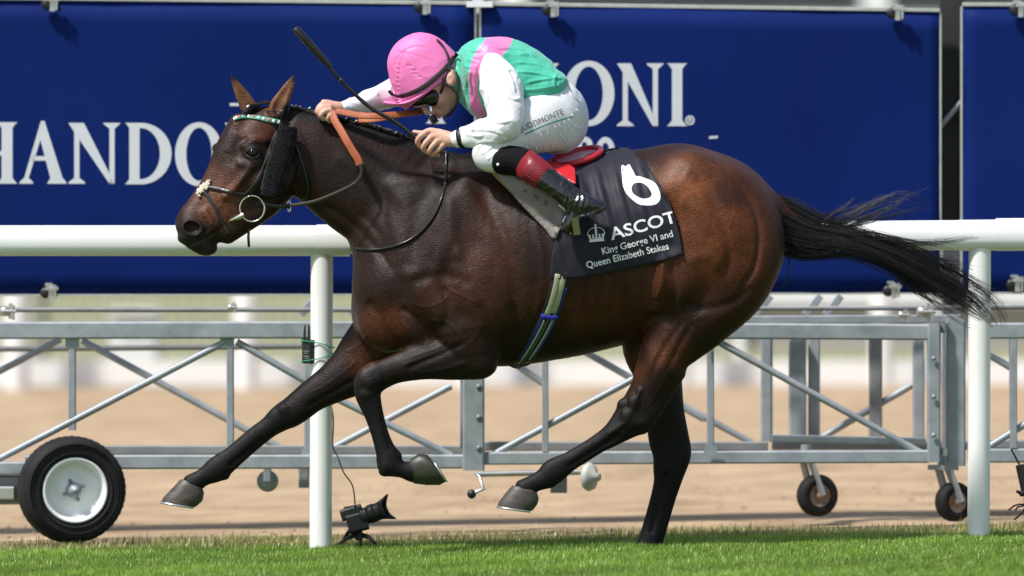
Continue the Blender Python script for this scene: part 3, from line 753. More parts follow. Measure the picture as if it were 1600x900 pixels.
# near hind leg
H.chain([(1085,500,NH,52,.09),(1052,532,NH,45,.07),(1030,573,NH-.005,36,.058),(1014,610,NH,30,.047),(998,638,NH,29,.040),(985,655,NH,28,.038),(965,673,NH,20.5,.034),(950,684,NH,17,.030),(935,693,NH,15.2,.026),(918,704,NH,14.8,.025),(890,721,NH,15.5,.026),(866,736,NH,20,.032),(852,747,NH,17,.029),(835,755,NH,14,.027),(819,765,NH,17,.031)], k=.015)
H.chain([(1062,585,NH,8,.018),(1040,620,NH,8,.017),(1012,655,NH,12,.022),(1006,668,NH,8,.02)], k=.03)       # tendon to the point of the hock
H.ell(973,632,NH-.006,9,9,.026, k=.012); H.ell(990,628,NH-.036,9,10,.014, k=.012); H.ell(978,648,NH-.034,8,7,.012, k=.01); H.ell(1000,660,NH-.02,10,10,.022, k=.012); H.ell(985,655,NH-.03,12,13,.014, k=.02)
H.chain([(1000,610,NH-.045,3,.006),(980,655,NH-.038,3,.008),(950,678,NH-.028,3,.006)], k=.012)
H.chain([(965,681,NH-.028,2.5,.008),(925,706,NH-.024,2.5,.008),(890,728,NH-.026,2.5,.008)], k=.012, sub=True)
# far hind leg
H.chain([(1020,500,FH,52,.09),(1018,545,FH,45,.075),(1030,590,FH,36,.06),(1038,640,FH,31,.05),(1045,685,FH,32,.044),(1050,708,FH,30.5,.042),(1046,733,FH,26,.038),(1043,752,FH,22,.034),(1037,775,FH,20,.030),(1030,800,FH,19.5,.029),(1022,828,FH,19.5,.031),(1012,857,FH,19.5,.033),(1008,870,FH,20,.034)], k=.015)
H.chain([(1040,740,FH-.03,2.5,.008),(1028,790,FH-.027,2.5,.008),(1018,830,FH-.03,2.5,.008)], k=.012, sub=True)
# near foreleg, folded
H.chain([(735,515,NF-.02,52,.09),(738,548,NF-.02,42,.075),(712,556,NF-.01,38,.062),(665,564,NF,29,.052),(622,575,NF,23,.044),(598,585,NF,22,.042),(580,596,NF,22,.04)], k=.03)
H.chain([(588,583,NF,20,.042),(577,594,NF,21,.040),(574,612,NF,20.5,.036),(579,632,NF,17.5,.031),(585,650,NF,15,.026),(593,676,NF,13.8,.025),(601,700,NF,15.5,.027),(607,715,NF,19.5,.031),(608,726,NF,19,.031)], k=.012)
H.chain([(606,727,NF,17.5,.031),(618,731,NF,14.5,.029),(630,734,NF,13.2,.028),(645,737,NF,17,.030),(655,735,NF,20,.032)], k=.012)
H.ell(569,592,NF,13,20,.036, k=.012, rot=25); H.ell(577,598,NF-.034,9,9,.012, k=.01); H.ell(572,616,NF-.028,9,8,.012, k=.01); H.ell(592,590,NF-.034,7,10,.012, k=.01); H.ell(752,572,NF-.02,22,18,.055, k=.03)
H.chain([(598,640,NF-.026,2.5,.008),(603,670,NF-.024,2.5,.008),(610,698,NF-.027,2.5,.008)], k=.012, sub=True)
H.ell(600,738,NF,8,6,.022, k=.01); H.ell(622,712,NF,6,6,.018, k=.01); H.ell(860,756,NH,8,6,.018, k=.01)
# far foreleg, reaching
H.chain([(625,500,.10,62,.09),(580,545,FF,48,.075),(555,575,FF,42,.065),(522,598,FF,32,.055),(489,618,FF,26,.048),(460,641,FF,24,.043),(441,652,FF,21.5,.040),(421,667,FF,17,.032),(400,683,FF,17,.028),(380,700,FF,17,.027),(364,714,FF,17.5,.028),(347,727,FF,19.5,.032),(336,735,FF,19.5,.032),(317,746,FF,14.2,.028),(300,757,FF,17,.032)], k=.012)
H.ell(427,648,FF,12,7,.030, k=.010, rot=-40); H.ell(456,657,FF,10,9,.022, k=.012, rot=-35); H.ell(445,640,FF-.034,10,9,.012, k=.01); H.ell(352,744,FF,7,6,.018, k=.01)
H.chain([(408,687,FF-.028,2.5,.008),(385,707,FF-.024,2.5,.008),(360,726,FF-.027,2.5,.008)], k=.012, sub=True)
# head
HY = lambda u, v: -.075*max(0, min(1, ((445-u)*.56+(v-190)*.83)/200))    # the head is turned a little to this side
def hc(l, **kw): H.chain([(u, v, HY(u, v)+y, a, b) for u, v, y, a, b in l], **kw)
hc([(425,200,0,38,.068),(405,222,0,50,.084),(391,262,0,57,.083),(368,298,0,47,.066),(343,328,0,40,.052),(320,350,0,36,.050),(306,362,0,31,.052)], k=.02)
hc([(372,192,0,14,.055),(352,232,0,15,.05),(338,262,0,12,.036),(318,300,0,12,.028),(296,332,0,13,.03)], k=.03)      # forehead and nasal bone
hc([(440,300,0,18,.055),(415,322,0,20,.05),(385,345,0,17,.035),(355,368,0,14,.03)], k=.025)                 # jaw
hc([(425,275,-.062,42,.032),(432,290,-.058,32,.03)], k=.02); hc([(425,275,.062,42,.032),(432,290,.058,32,.03)], k=.02)
for s_ in (-1, 1):
    hc([(392,262,.083*s_,4,.010),(372,288,.074*s_,4,.010),(352,308,.060*s_,4,.010)], k=.018)               # facial crest
    hc([(415,220,.078*s_,6,.012),(396,221,.086*s_,6,.014),(380,229,.080*s_,5,.012)], k=.014)         # brow
    H.ell(395,238,.082*s_+HY(395,238),14,12,.022, k=.012)
    hc([(372,255,.075*s_,5,.010),(390,258,.08*s_,6,.012),(408,250,.08*s_,6,.010)], k=.014)
hc([(340,232,.05,9,.022),(345,240,.06,9,.02)], k=.02)                       # far brow on the outline
# muzzle
H.ell(300,352,HY(300,352),27,25,.052, k=.02, rot=40); H.ell(308,380,HY(300,380),22,14,.042, k=.012, rot=18); H.ell(322,388,HY(320,388),18,12,.036, k=.012)
H.ell(292,372,HY(300,370),15,10,.04, k=.012)
for s_ in (-1, 1):
    y = .048*s_+HY(300,356)
    H.ell(299,356,y+.012*s_,17,14,.012, k=.01, rot=15)
    H.ell(300,355,y+.024*s_,13,11,.032, k=.006, rot=15, sub=True)
    hc([(289,349,.056*s_,2.4,.006),(299,344,.060*s_,2.4,.006),(312,350,.060*s_,2.4,.006),(316,361,.058*s_,2.2,.006),(306,370,.056*s_,2.4,.006)], k=.006)
    hc([(320,330,.05*s_,5,.008),(330,350,.052*s_,4,.008),(338,364,.045*s_,3,.006)], k=.015)
    hc([(345,330,.055*s_,3,.006),(352,350,.05*s_,3,.006)], k=.012, sub=True)
    hc([(284,380,.03*s_,2.2,.018),(298,381,.042*s_,1.6,.014),(318,373,.046*s_,1.6,.013),(338,362,.044*s_,1.8,.012),(350,350,.044*s_,1.8,.010)], k=.007, sub=True)
# ears
H.chain([(430,182,-.05,13,.03),(436,166,-.055,15,.024),(444,150,-.055,12,.018),(453,132,-.055,8,.011),(460,118,-.052,3.4,.005),(464,111,-.05,1.2,.002)], k=.012)
H.chain([(432,172,-.078,7,.015),(438,156,-.076,8,.013),(446,142,-.072,5.5,.010),(454,127,-.066,2.6,.006)], k=.006, sub=True)
H.chain([(396,180,.05,12,.03),(388,166,.045,13,.024),(379,150,.04,11,.018),(369,132,.035,7,.011),(361,117,.03,2.8,.005),(358,110,.03,1.2,.002)], k=.012)
H.chain([(392,168,.022,5,.013),(383,153,.019,7,.013),(374,138,.018,5,.010),(366,124,.02,2.2,.006)], k=.006, sub=True)
# veins and sinew
rv = random.Random(4)
def vein(pts, r=1.3, b=.004, k=.006): H.chain([(u, v, y, r, b) for u, v, y in pts], k=k)
hme = H.mesh('horse_body', blur=1)
del H
V = mverts(hme); Nn = mnorms(hme)
nz = lambda s_, o_: np.array([noise.noise(Vector((float(p[0])*s_+o_, float(p[1])*s_, float(p[2])*s_))) for p in V])
n1 = nz(9, 0); n2 = nz(26, 5)
u_, v_ = toUV(V)
amp = np.clip((u_-470)/200, 0, 1)*np.clip((640-v_)/60, 0, 1)*.8
V = V+Nn*((.0022*n1+.0004*n2)*(.15+.85*amp))[:,None]
def relief(pts, w_, h_, w1=None, h1=None):
    """a soft groove (h<0) or ridge (h>0) of half-width w_ px along a line, on both sides of the body"""
    global DH
    P = cr(pts, 4); n = len(P)
    best = np.full(len(V), 1e9); tt = np.zeros(len(V))
    lo = np.min(P, 0)-4*w_; hi = np.max(P, 0)+4*w_; k = np.nonzero((u_ > lo[0]) & (u_ < hi[0]) & (v_ > lo[1]) & (v_ < hi[1]) & (np.abs(Nn[:,1]) > .12))[0]
    uu, vv = u_[k], v_[k]; bd = best[k]; bt = tt[k]
    for i in range(n-1):
        a, b = P[i][:2]; c, d = P[i+1][:2]; dx, dy = c-a, d-b; t = np.clip(((uu-a)*dx+(vv-b)*dy)/(dx*dx+dy*dy+1e-9), 0, 1)
        D = np.hypot(uu-a-t*dx, vv-b-t*dy); m_ = D < bd; bd = np.where(m_, D, bd); bt = np.where(m_, (i+t)/(n-1), bt)
    wv = w_+((w1 or w_)-w_)*bt
    DH[k] += h_*np.exp(-(bd/wv)**2)*np.clip(np.minimum(bt, 1-bt)*6, 0, 1)
DH = np.zeros(len(V))
G = relief
# jugular groove, front and back edges of the shoulder
G([(500,318),(540,342),(585,385),(615,430)], 7, -.006); G([(560,262),(600,300),(630,350),(650,400)], 16, -.006)
G([(735,270),(775,345),(802,420),(806,500)], 13, -.010); G([(655,300),(650,370),(640,430)], 14, -.008); G([(700,300),(705,360),(715,410)], 12, .007)
G([(640,440),(690,430),(740,445)], 9, -.006); G([(690,445),(700,480),(690,520)], 8, -.006); G([(625,480),(650,500),(668,535)], 5, -.007); G([(572,470),(590,490),(615,540)], 6, -.006)
G([(745,470),(765,510),(770,560)], 9, -.006); G([(800,470),(810,520),(800,560)], 9, -.006); G([(720,380),(712,420),(716,450)], 9, .004)
for i in range(9):
    G([(832+i*22,330),(848+i*22,410),(838+i*21,500)], 5, .0028)
G([(1030,300),(1045,350),(1042,400)], 14, -.007); G([(1000,270),(1040,262),(1070,275)], 12, -.004)
# quarters
G([(1128,262),(1166,302),(1186,355),(1180,415),(1152,458)], 5, -.009); G([(1080,262),(1106,300),(1128,345),(1142,395),(1130,440)], 8, -.007)
G([(1062,468),(1095,482),(1140,474),(1178,446)], 8, -.007); G([(1045,405),(1056,445),(1052,490)], 7, -.008); G([(1062,310),(1090,330),(1108,370)], 10, .005)
G([(1026,470),(1034,440),(1036,405)], 6, .010); G([(1070,410),(1105,400),(1128,420)], 10, .004); G([(1085,500),(1062,540),(1040,585)], 5, -.005)
G([(1072,495),(1035,550),(1012,600)], 5, -.004)
G([(730,535),(680,556),(630,580)], 5, -.005); G([(735,565),(690,578),(650,586)], 4, .003); G([(560,590),(515,615),(475,638)], 5, -.004); G([(700,545),(660,560),(625,572)], 3, .0025)
G([(500,205),(570,228),(650,268),(720,300)], 9, -.004); G([(520,240),(580,275),(640,325)], 12, .004); G([(560,330),(590,365),(600,410)], 7, -.004)
# veins
for p in ([(668,500),(700,505),(722,530)], [(640,470),(662,480),(690,472),(705,455)], [(700,520),(690,540),(660,552),(625,566)], [(560,560),(540,580),(505,604),(480,615)],
          [(1040,520),(1022,560),(1012,600)], [(860,540),(900,520),(950,516),(990,500)], [(940,525),(960,505),(975,480)], [(1075,520),(1085,500),(1110,490)], [(690,430),(700,450),(720,462),(742,470)],
          [(720,545),(742,530),(755,500)], [(615,470),(625,500),(645,520)], [(575,520),(560,540),(535,552)], [(1150,330),(1140,360),(1148,390)], [(1052,560),(1035,600),(1010,640)]):
    G(p, 1.8, .0018)
# head: facial veins, hollow behind the eye, nostril fold
for p in ([(388,262),(372,285),(350,300),(338,318)], [(372,285),(366,305),(360,322)], [(350,300),(344,322),(330,335)]): G(p, 1.7, .0018)
G([(418,222),(428,240),(430,262)], 7, -.004); G([(372,205),(362,225),(356,240)], 7, .003); G([(388,212),(372,236),(362,262)], 8, -.004)
G([(318,338),(325,350),(322,366)], 3, -.003); G([(330,352),(338,362),(346,366)], 3, -.003); G([(395,300),(410,318),(430,322)], 8, -.004)
for i in range(5): G([(470+i*5,205+i*9),(480+i*4,230+i*9),(476+i*5,262+i*7)], 2.0, -.0016)      # skin folds at the throat
V = V+Nn*DH[:,None]
hme.vertices.foreach_set('co', V.astype(np.float32).ravel()); hme.update()
# coat colours by place on the body; rump highlight and underside shade painted in
def blend(C, w_, col): return C*(1-w_[:,None])+np.array(col)[None,:]*w_[:,None]
def blob(cu, cv, ru, rv_, soft=1.0): return smooth01(1.3-np.hypot((u_-cu)/ru, (v_-cv)/rv_)*soft)
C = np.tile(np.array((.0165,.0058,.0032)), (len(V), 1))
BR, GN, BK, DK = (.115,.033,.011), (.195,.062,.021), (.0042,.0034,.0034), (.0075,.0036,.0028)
C = blend(C, .75*blob(1110,340,120,110), BR); C = blend(C, .8*blob(1085,280,60,45), GN); C = blend(C, .5*blob(1140,420,70,90), BR)  # bay quarters; the palest blob paints the sunlit highlight on the rump
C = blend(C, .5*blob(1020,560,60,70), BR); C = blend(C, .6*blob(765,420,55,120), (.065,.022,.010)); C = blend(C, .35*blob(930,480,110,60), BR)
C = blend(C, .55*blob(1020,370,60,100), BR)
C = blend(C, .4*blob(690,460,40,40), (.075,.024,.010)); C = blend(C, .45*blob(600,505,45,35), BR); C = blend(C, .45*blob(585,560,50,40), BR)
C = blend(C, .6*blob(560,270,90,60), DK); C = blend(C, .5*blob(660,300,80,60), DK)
C = blend(C, .6*blob(1140,300,40,30), DK); C = blend(C, .55*blob(1110,262,60,24), (.04,.018,.010)); C = blend(C, .55*blob(1130,470,60,40), DK); C = blend(C, .5*blob(860,540,120,40), DK); C = blend(C, .5*blob(700,580,90,40), DK)  # darker sweaty croup, then shade painted under buttock, belly and forearm
# head
C = blend(C, .7*blob(345,318,45,38), (.13,.048,.022)); C = blend(C, .5*blob(400,196,40,26), BR); C = blend(C, .4*blob(370,262,40,30), (.05,.026,.018))
C = blend(C, .5*blob(330,300,60,50), (.11,.036,.014)); C = blend(C, .9*blob(302,372,36,22), (.020,.015,.014)); C = blend(C, .75*blob(299,354,24,20), (.022,.016,.015)); C = blend(C, .8*blob(395,240,20,17), BK)
C = blend(C, .9*blob(330,395,22,12), (.022,.016,.015))
ear = (v_ < 172) & (u_ < 475)
inner = ear & (Nn[:,1] < -.15)
C[ear] = (.03,.016,.010); C[inner] = (.13,.055,.025)
C = blend(C, smooth01((150-v_)/30)*(u_ < 475)*smooth01((135-v_)/15), BK)
# black points: legs
def leg(pts, r, col, w_=1): 
    global C
    C = blend(C, w_*smooth01(1.6-polydist(u_, v_, pts)/r), col)
leg([(600,590),(578,610),(585,660),(603,726),(660,738)], 26, BK); leg([(690,565),(620,578)], 26, DK, .8)
leg([(470,632),(430,660),(360,722),(290,765)], 26, BK); leg([(520,600),(470,635)], 26, DK, .8)
leg([(985,655),(920,700),(860,740),(815,770)], 28, BK); leg([(1005,625),(985,650)], 26, DK, .8)
leg([(1045,660),(1052,705),(1035,775),(1012,860)], 32, BK); leg([(1040,600),(1046,660)], 26, DK, .8)
C = blend(C, smooth01(1.4-polydist(u_, v_, [(450,172),(520,186),(620,216),(740,258)])/12), BK)
mot = 1+.26*n1+.20*n2; C = C*np.clip(mot, .5, 1.6)[:,None]
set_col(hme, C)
# coat: short glossy hair
M_coat = mat('bay_coat', rough=.33, attr='Col', spec=.23, noise_amt=.16, noise_scale=70, bump=.0, stretch=(1,1,1), rough2=.46)
nt = M_coat.node_tree; N_ = nt.nodes; L_ = nt.links; pb = N_['Principled BSDF']
tc = N_.new('ShaderNodeTexCoord'); mp = N_.new('ShaderNodeMapping'); mp.inputs['Scale'].default_value = (60, 200, 260); mp.inputs['Rotation'].default_value = (0, .5, 0)
L_.new(tc.outputs['Object'], mp.inputs[0]); na = N_.new('ShaderNodeTexNoise'); na.inputs['Scale'].default_value = 1.1; na.inputs['Detail'].default_value = 3; L_.new(mp.outputs[0], na.inputs['Vector'])
nb = N_.new('ShaderNodeTexNoise'); nb.inputs['Scale'].default_value = 16; nb.inputs['Detail'].default_value = 6; nb.inputs['Distortion'].default_value = .2; L_.new(tc.outputs['Object'], nb.inputs['Vector'])
b1 = N_.new('ShaderNodeBump'); b1.inputs['Strength'].default_value = .85; b1.inputs['Distance'].default_value = .0022; L_.new(na.outputs[0], b1.inputs['Height'])
b2 = N_.new('ShaderNodeBump'); b2.inputs['Strength'].default_value = .26; b2.inputs['Distance'].default_value = .010; L_.new(nb.outputs[0], b2.inputs['Height'])
# veins under thin skin: thin branching ridges
vo = N_.new('ShaderNodeTexVoronoi'); vo.feature = 'DISTANCE_TO_EDGE'; vo.inputs['Scale'].default_value = 5.5
nd = N_.new('ShaderNodeTexNoise'); nd.inputs['Scale'].default_value = 5; L_.new(tc.outputs['Object'], nd.inputs['Vector'])
va = N_.new('ShaderNodeVectorMath'); va.operation = 'MULTIPLY_ADD'; L_.new(nd.outputs['Color'], va.inputs[0]); va.inputs[1].default_value = (.35,.35,.35); L_.new(tc.outputs['Object'], va.inputs[2])
L_.new(va.outputs[0], vo.inputs['Vector']); vr = N_.new('ShaderNodeMapRange'); L_.new(vo.outputs['Distance'], vr.inputs[0]); vr.inputs[1].default_value = 0; vr.inputs[2].default_value = .03; vr.inputs[3].default_value = 1; vr.inputs[4].default_value = 0
b3 = N_.new('ShaderNodeBump'); b3.inputs['Strength'].default_value = .05; b3.inputs['Distance'].default_value = .003; L_.new(vr.outputs[0], b3.inputs['Height'])
L_.new(b2.outputs[0], b1.inputs['Normal']); L_.new(b1.outputs[0], b3.inputs['Normal']); L_.new(b3.outputs[0], pb.inputs['Normal'])
pb.inputs['Sheen Weight'].default_value = .02; pb.inputs['Sheen Roughness'].default_value = .4
lum = N_.new('ShaderNodeSeparateColor'); L_.new([x for x in N_ if x.type == 'ATTRIBUTE'][0].outputs['Color'], lum.inputs[0])
rg = N_.new('ShaderNodeMapRange'); L_.new(lum.outputs[0], rg.inputs[0]); rg.inputs[1].default_value = .004; rg.inputs[2].default_value = .02; rg.inputs[3].default_value = .18; rg.inputs[4].default_value = .03
rs = pb.inputs['Roughness'].links[0].from_socket; ra = N_.new('ShaderNodeMath'); ra.operation = 'ADD'; L_.new(rs, ra.inputs[0]); L_.new(rg.outputs[0], ra.inputs[1]); L_.new(ra.outputs[0], pb.inputs['Roughness'])
# fine streaks of hair and a faint mottling in the coat colour itself
src = pb.inputs['Base Color'].links[0].from_socket
def mulv(src, fac, lo, hi, f0=.35, f1=.65):
    r = N_.new('ShaderNodeMapRange'); L_.new(fac, r.inputs[0]); r.inputs[1].default_value = f0; r.inputs[2].default_value = f1; r.inputs[3].default_value = lo; r.inputs[4].default_value = hi
    m_ = N_.new('ShaderNodeVectorMath'); m_.operation = 'SCALE'; L_.new(src, m_.inputs[0]); L_.new(r.outputs[0], m_.inputs['Scale']); return m_.outputs[0]
src = mulv(src, na.outputs[0], .72, 1.30)
nm = N_.new('ShaderNodeTexNoise'); nm.inputs['Scale'].default_value = 7; nm.inputs['Detail'].default_value = 7; nm.inputs['Roughness'].default_value = .7; L_.new(tc.outputs['Object'], nm.inputs['Vector'])
src = mulv(src, nm.outputs[0], .87, 1.14); L_.new(src, pb.inputs['Base Color'])
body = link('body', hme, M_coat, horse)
HB = bvh_of(body)

# hooves: rings from coronet to sole
M_hoof = mat('hoof_horn', (.032,.026,.022), .5, col2=(.085,.068,.052), noise_scale=26, stretch=(1,1,3), bump=.2, bump_scale=90, bump_dist=.002)
M_shoe = mat('worn_steel_shoe', (.62,.64,.60), .3, metal=.85)
def hoof(cf, cb, sf, sb, Y, mid, mi=M_hoof):
    """coronet front/back, sole toe/heel in px"""
    cf, cb, sf, sb = [W(*p, Y) for p in (cf, cb, sf, sb)]
    down = ((sf+sb)/2-(cf+cb)/2); mb = MB(); n = 28; V = []
    def ringp(a, b, wy, bulge=0):
        c = (a+b)/2; h = (a-b)/2; o = []
        for k in range(n):
            t = 2*math.pi*k/n; ct = math.cos(t); x = math.copysign(abs(ct)**.85, ct)
            o.append(c+h*x*(1+bulge)+Vector((0, wy*math.sin(t)*(1.0-.12*max(0,ct)**2), 0)))
        return o
    if mid: 
        (m1f, m1b), (m2f, m2b) = [[W(*p, Y) for p in m_] for m_ in mid]
        st_ = [(cf+(cf-m1f)*.25, cb+(cb-m1b)*.25, .026), (cf, cb, .031), (cf.lerp(m1f, .35), cb.lerp(m1b, .35), .035), (m1f, m1b, .038), (m1f.lerp(m2f, .5), m1b.lerp(m2b, .5)+(m1b-cf).normalized()*.001, .041), (m2f, m2b, .0425), (m2f.lerp(sf, .5), m2b.lerp(sb, .5), .043), (sf, sb, .0425)]
    for f_, b_, wy in st_: V += ringp(f_, b_, wy)
    f = [(i*n+k, i*n+(k+1)%n, (i+1)*n+(k+1)%n, (i+1)*n+k) for i in range(len(st_)-1) for k in range(n)]+[tuple(range((len(st_)-1)*n, len(st_)*n))]
    mb.add(V, f); ho = mb.done('hoof', mi, horse, smooth=True)
    mb = MB(); dn = down.normalized(); V = []
    for o_, sc in ((.001,1.02),(.009,1.0),(.009,.72),(.001,.72)): V += [((sf+sb)/2)+(p-((sf+sb)/2))*sc+dn*o_ for p in ringp(sf, sb, .0425)]
    mb.add(V, [(i*n+k, i*n+(k+1)%n, ((i+1)%4)*n+(k+1)%n, ((i+1)%4)*n+k) for i in range(4) for k in range(n) if not (n//2-3 < k < n//2+2)])
    mb.done('shoe', M_shoe, ho, smooth=True)
    return ho
hoof((279,752),(315,758),(252,783),(306,792), FF, [((268,764),(319,770)),((256,776),(316,783))])
hoof((798,761),(838,766),(777,790),(832,798), NH, [((790,770),(842,779)),((780,783),(839,789))])
M_hoofd = mat('hoof_dark', (.018,.017,.014), .45, col2=(.04,.042,.022), noise_scale=30)
hoof((650,756),(643,716),(696,753),(675,719), NF, [((666,758),(654,709)),((687,758),(669,711))], mi=M_hoofd)
hoof((992,854),(1032,855),(984,874),(1034,875), FH, [((990,860),(1034,861)),((987,868),(1035,869))], mi=M_hoofd)

# eyes
M_eye = mat('wet_eye', (.004,.003,.003), .12, spec=.5, coat=.4)
for s_ in (-1, 1):
    p = W(395,238,.0905*s_+HY(395,238)); 
    mb = MB(); mb.ball(p, (.0195,.017,.0165), 20); mb.done('eye', M_eye, horse, smooth=True)
# eyelids
M_lid = mat('eyelid_skin', (.012,.0095,.009), .4)
for s_ in (-1, 1):
    mb = MB(); y = HY(395,238)+.105*s_
    up_ = [W(u, v, y+dy*s_) for u, v, dy in ((384,241,-.010),(388,234,.002),(394,231,.006),(401,232,.002),(407,239,-.010))]
    lo_ = [W(u, v, y+dy*s_) for u, v, dy in ((384,241,-.010),(389,245,.0),(396,247,.003),(402,245,0),(407,239,-.010))]
    mb.tube([Vector(p) for p in cr(up_, 4)], .0028, 8); mb.tube([Vector(p) for p in cr(lo_, 4)], .0022, 8)
    mb.done('eyelid', M_lid, horse, smooth=True)

# strands of hair as tapering strips
def strands(name, paths, m, parent, r0=.0011, r1=.0003):
    """paths: lists of world points"""
    V = []; F_ = []
    for P in paths:
        n = len(P); b0 = len(V)
        for i, p in enumerate(P):
            t = (Vector(P[min(i+1,n-1)])-Vector(P[max(i-1,0)])).normalized(); a = t.cross(Vector((0,1,0)))
            a = a.normalized() if a.length > 1e-4 else Vector((1,0,0)); b = t.cross(a); r = r0+(r1-r0)*(i/(n-1))**1.5
            for k in range(3):
                c_, s_ = math.cos(k*2.094), math.sin(k*2.094); V.append(Vector(p)+a*c_*r+b*s_*r)
        for i in range(n-1):
            for k in range(3): q = b0+i*3; F_.append((q+k, q+(k+1)%3, q+3+(k+1)%3, q+3+k))
    me = bpy.data.meshes.new(name); me.from_pydata(V, [], F_); return link(name, me, m, parent)
M_hair = mat('black_horsehair', (.010,.0085,.0085), .38, spec=.6, noise_amt=.5, noise_scale=6)
g = np.random.default_rng(21)
def bundle(cent, n, wid, zy, jit=.5, cut=(.75, 1.0), r0=.0012, curl=6):
    """cent: centreline px points; wid: half width px along it; zy: half depth m"""
    C_ = np.array(cr([(*c_, w_, z_) for c_, w_, z_ in zip(cent, wid, zy)], 5)); m_ = len(C_); out = []
    T = np.gradient(C_[:,:2], axis=0); T /= np.linalg.norm(T, axis=1)[:,None]; Nr = np.stack((-T[:,1], T[:,0]), 1)
    for si in range(n):
        if si % 12: pass
        else:
            LA = (g.normal(0, .5), g.uniform(-1, 1), g.uniform(*cut), g.uniform(0, 6.28), g.uniform(.6, 1.8), g.uniform(.2, 1.3)*curl, g.normal(0, .28))
        a = LA[0]+g.normal(0, .13); a = max(-1.25, min(1.25, a)); b = (LA[1]+g.normal(0, .15))*math.sqrt(max(0, 1-min(1, a*a))); e = int(m_*min(1, LA[2]*g.uniform(.86, 1.04))); e = max(6, e)
        ph = LA[3]+g.normal(0, .25); fr = LA[4]*g.uniform(.95, 1.05); am = LA[5]*g.uniform(.8, 1.2); da = LA[6]+g.normal(0, .10)
        P = []
        for i in range(0, e, 2):
            t = i/m_; q = C_[i,:2]+Nr[i]*(C_[i,2]*(a+da*t)+am*t*math.sin(ph+fr*t*6))
            P.append(W(q[0], q[1], C_[i,3]*(b+.3*math.sin(ph+t*4))))
        out.append(P)
    return out
tail = []
main = [(1192,322),(1225,350),(1268,366),(1320,374),(1375,392),(1430,418),(1485,448),(1530,474),(1552,500)]
tail += bundle(main, 760, [24,38,32,23,20,24,27,24,10], [.03,.05,.06,.06,.06,.06,.05,.04,.03], cut=(.62, 1.0), curl=8)
tail += bundle([(1330,376),(1400,402),(1460,434),(1510,464),(1545,492),(1553,514)], 260, [12,16,22,24,20,8], [.05,.05,.05,.04,.03,.02], cut=(.6, 1.0), curl=10)
tail += bundle([(1200,335),(1235,385),(1270,398),(1310,388),(1360,385),(1410,402)], 170, [16,18,12,10,10,10], [.03,.05,.05,.05,.05,.05], cut=(.5, 1.0), curl=10)
tail += bundle([(1210,318),(1258,345),(1292,355),(1335,350),(1388,328),(1432,302),(1464,292)], 75, [14,16,14,12,14,14,14], [.03]*7, cut=(.5, 1.0), curl=18)
tail += bundle([(1215,325),(1270,348),(1312,348),(1355,325),(1402,302),(1448,312),(1470,346)], 45, [14,14,12,10,10,9,5], [.03]*7, cut=(.6, 1.0), curl=12)
tail += bundle([(1230,335),(1275,350),(1305,335),(1338,300),(1366,275),(1392,254)], 22, [12,12,8,6,5,4], [.03]*6, cut=(.5, 1.0), curl=10)
tail += bundle([(1240,340),(1290,345),(1330,330),(1370,300),(1410,280)], 12, [10,10,10,10,8], [.03]*5, cut=(.5, 1.0), curl=14)
tail += bundle([(1300,362),(1370,374),(1440,377),(1505,384),(1580,394)], 60, [12,12,14,12,8], [.04]*5, cut=(.4, 1.0), curl=18)
tail += bundle([(1300,362),(1380,376),(1450,372),(1520,360),(1560,366)], 16, [10,12,14,14,8], [.04]*5, cut=(.5, 1.0), curl=18)
tail += bundle([(1215,390),(1232,408),(1218,440),(1205,455)], 12, [8,6,6,5], [.02]*4, cut=(.5, 1.0), curl=8)
tail += bundle([(1400,420),(1440,455),(1470,480),(1510,485)], 18, [10,8,6,6], [.03]*4, cut=(.5, 1.0), curl=14)
tail += bundle([(1420,400),(1470,415),(1520,425),(1560,440)], 26, [14,12,12,10], [.03]*4, cut=(.5, 1.0), curl=12)
tail += bundle([(1470,440),(1520,470),(1548,500),(1560,522)], 60, [22,20,12,5], [.03]*4, cut=(.6, 1.0), curl=8)
tail += bundle([(1215,322),(1262,346),(1300,350),(1350,338),(1400,322),(1450,330),(1490,350)], 40, [14,14,14,14,14,14,10], [.03]*7, cut=(.6, 1.0), curl=16)
tail += bundle([(1300,370),(1360,372),(1420,392),(1480,420),(1530,440),(1575,470)], 50, [18,18,18,18,16,10], [.04]*6, cut=(.6, 1.0), curl=16)
strands('tail', tail, M_hair, horse, r0=.0011, r1=.00025)
# mane: short, hogged and plaited, with white thread ties; a forelock
mane = []
for _ in range(520):
    t = g.uniform(0, 1); q = cr([(452,168),(500,182),(563,195),(630,216),(700,246),(742,262)], 8); i = min(len(q)-2, int(t*(len(q)-1))); b = q[i]+(q[i+1]-q[i])*g.uniform()
    y = g.uniform(-.022,.022); L0 = g.uniform(6, 15); p0 = W(b[0], b[1]+4, y); p1 = W(b[0]+L0*.7, b[1]-L0*.30, y*1.2-.004); p2 = W(b[0]+L0*1.5, b[1]+L0*.25, y*1.5-.014)
    mane.append([p0, p1, p2])
for _ in range(60):
    a = g.uniform(0, 1); mane.append([W(722+16*a, 262, g.uniform(-.02,.02)), W(724+18*a+g.normal(0,2), 246, g.uniform(-.02,.02)), W(732+24*a+g.normal(0,4), 236+g.uniform(0,6), g.uniform(-.02,.02))])
for _ in range(140):
    a = g.uniform(-1, 1); mane.append([W(432+6*a, 160, a*.03), W(412, 156+6*abs(a), a*.03-.01), W(396+5*a, 166+g.uniform(-3,5), a*.03-.04), W(386+8*a, 176+g.uniform(-4,6), a*.02-.055)])
strands('mane', mane, M_hair, horse, r0=.0020, r1=.0008)
mb = MB()
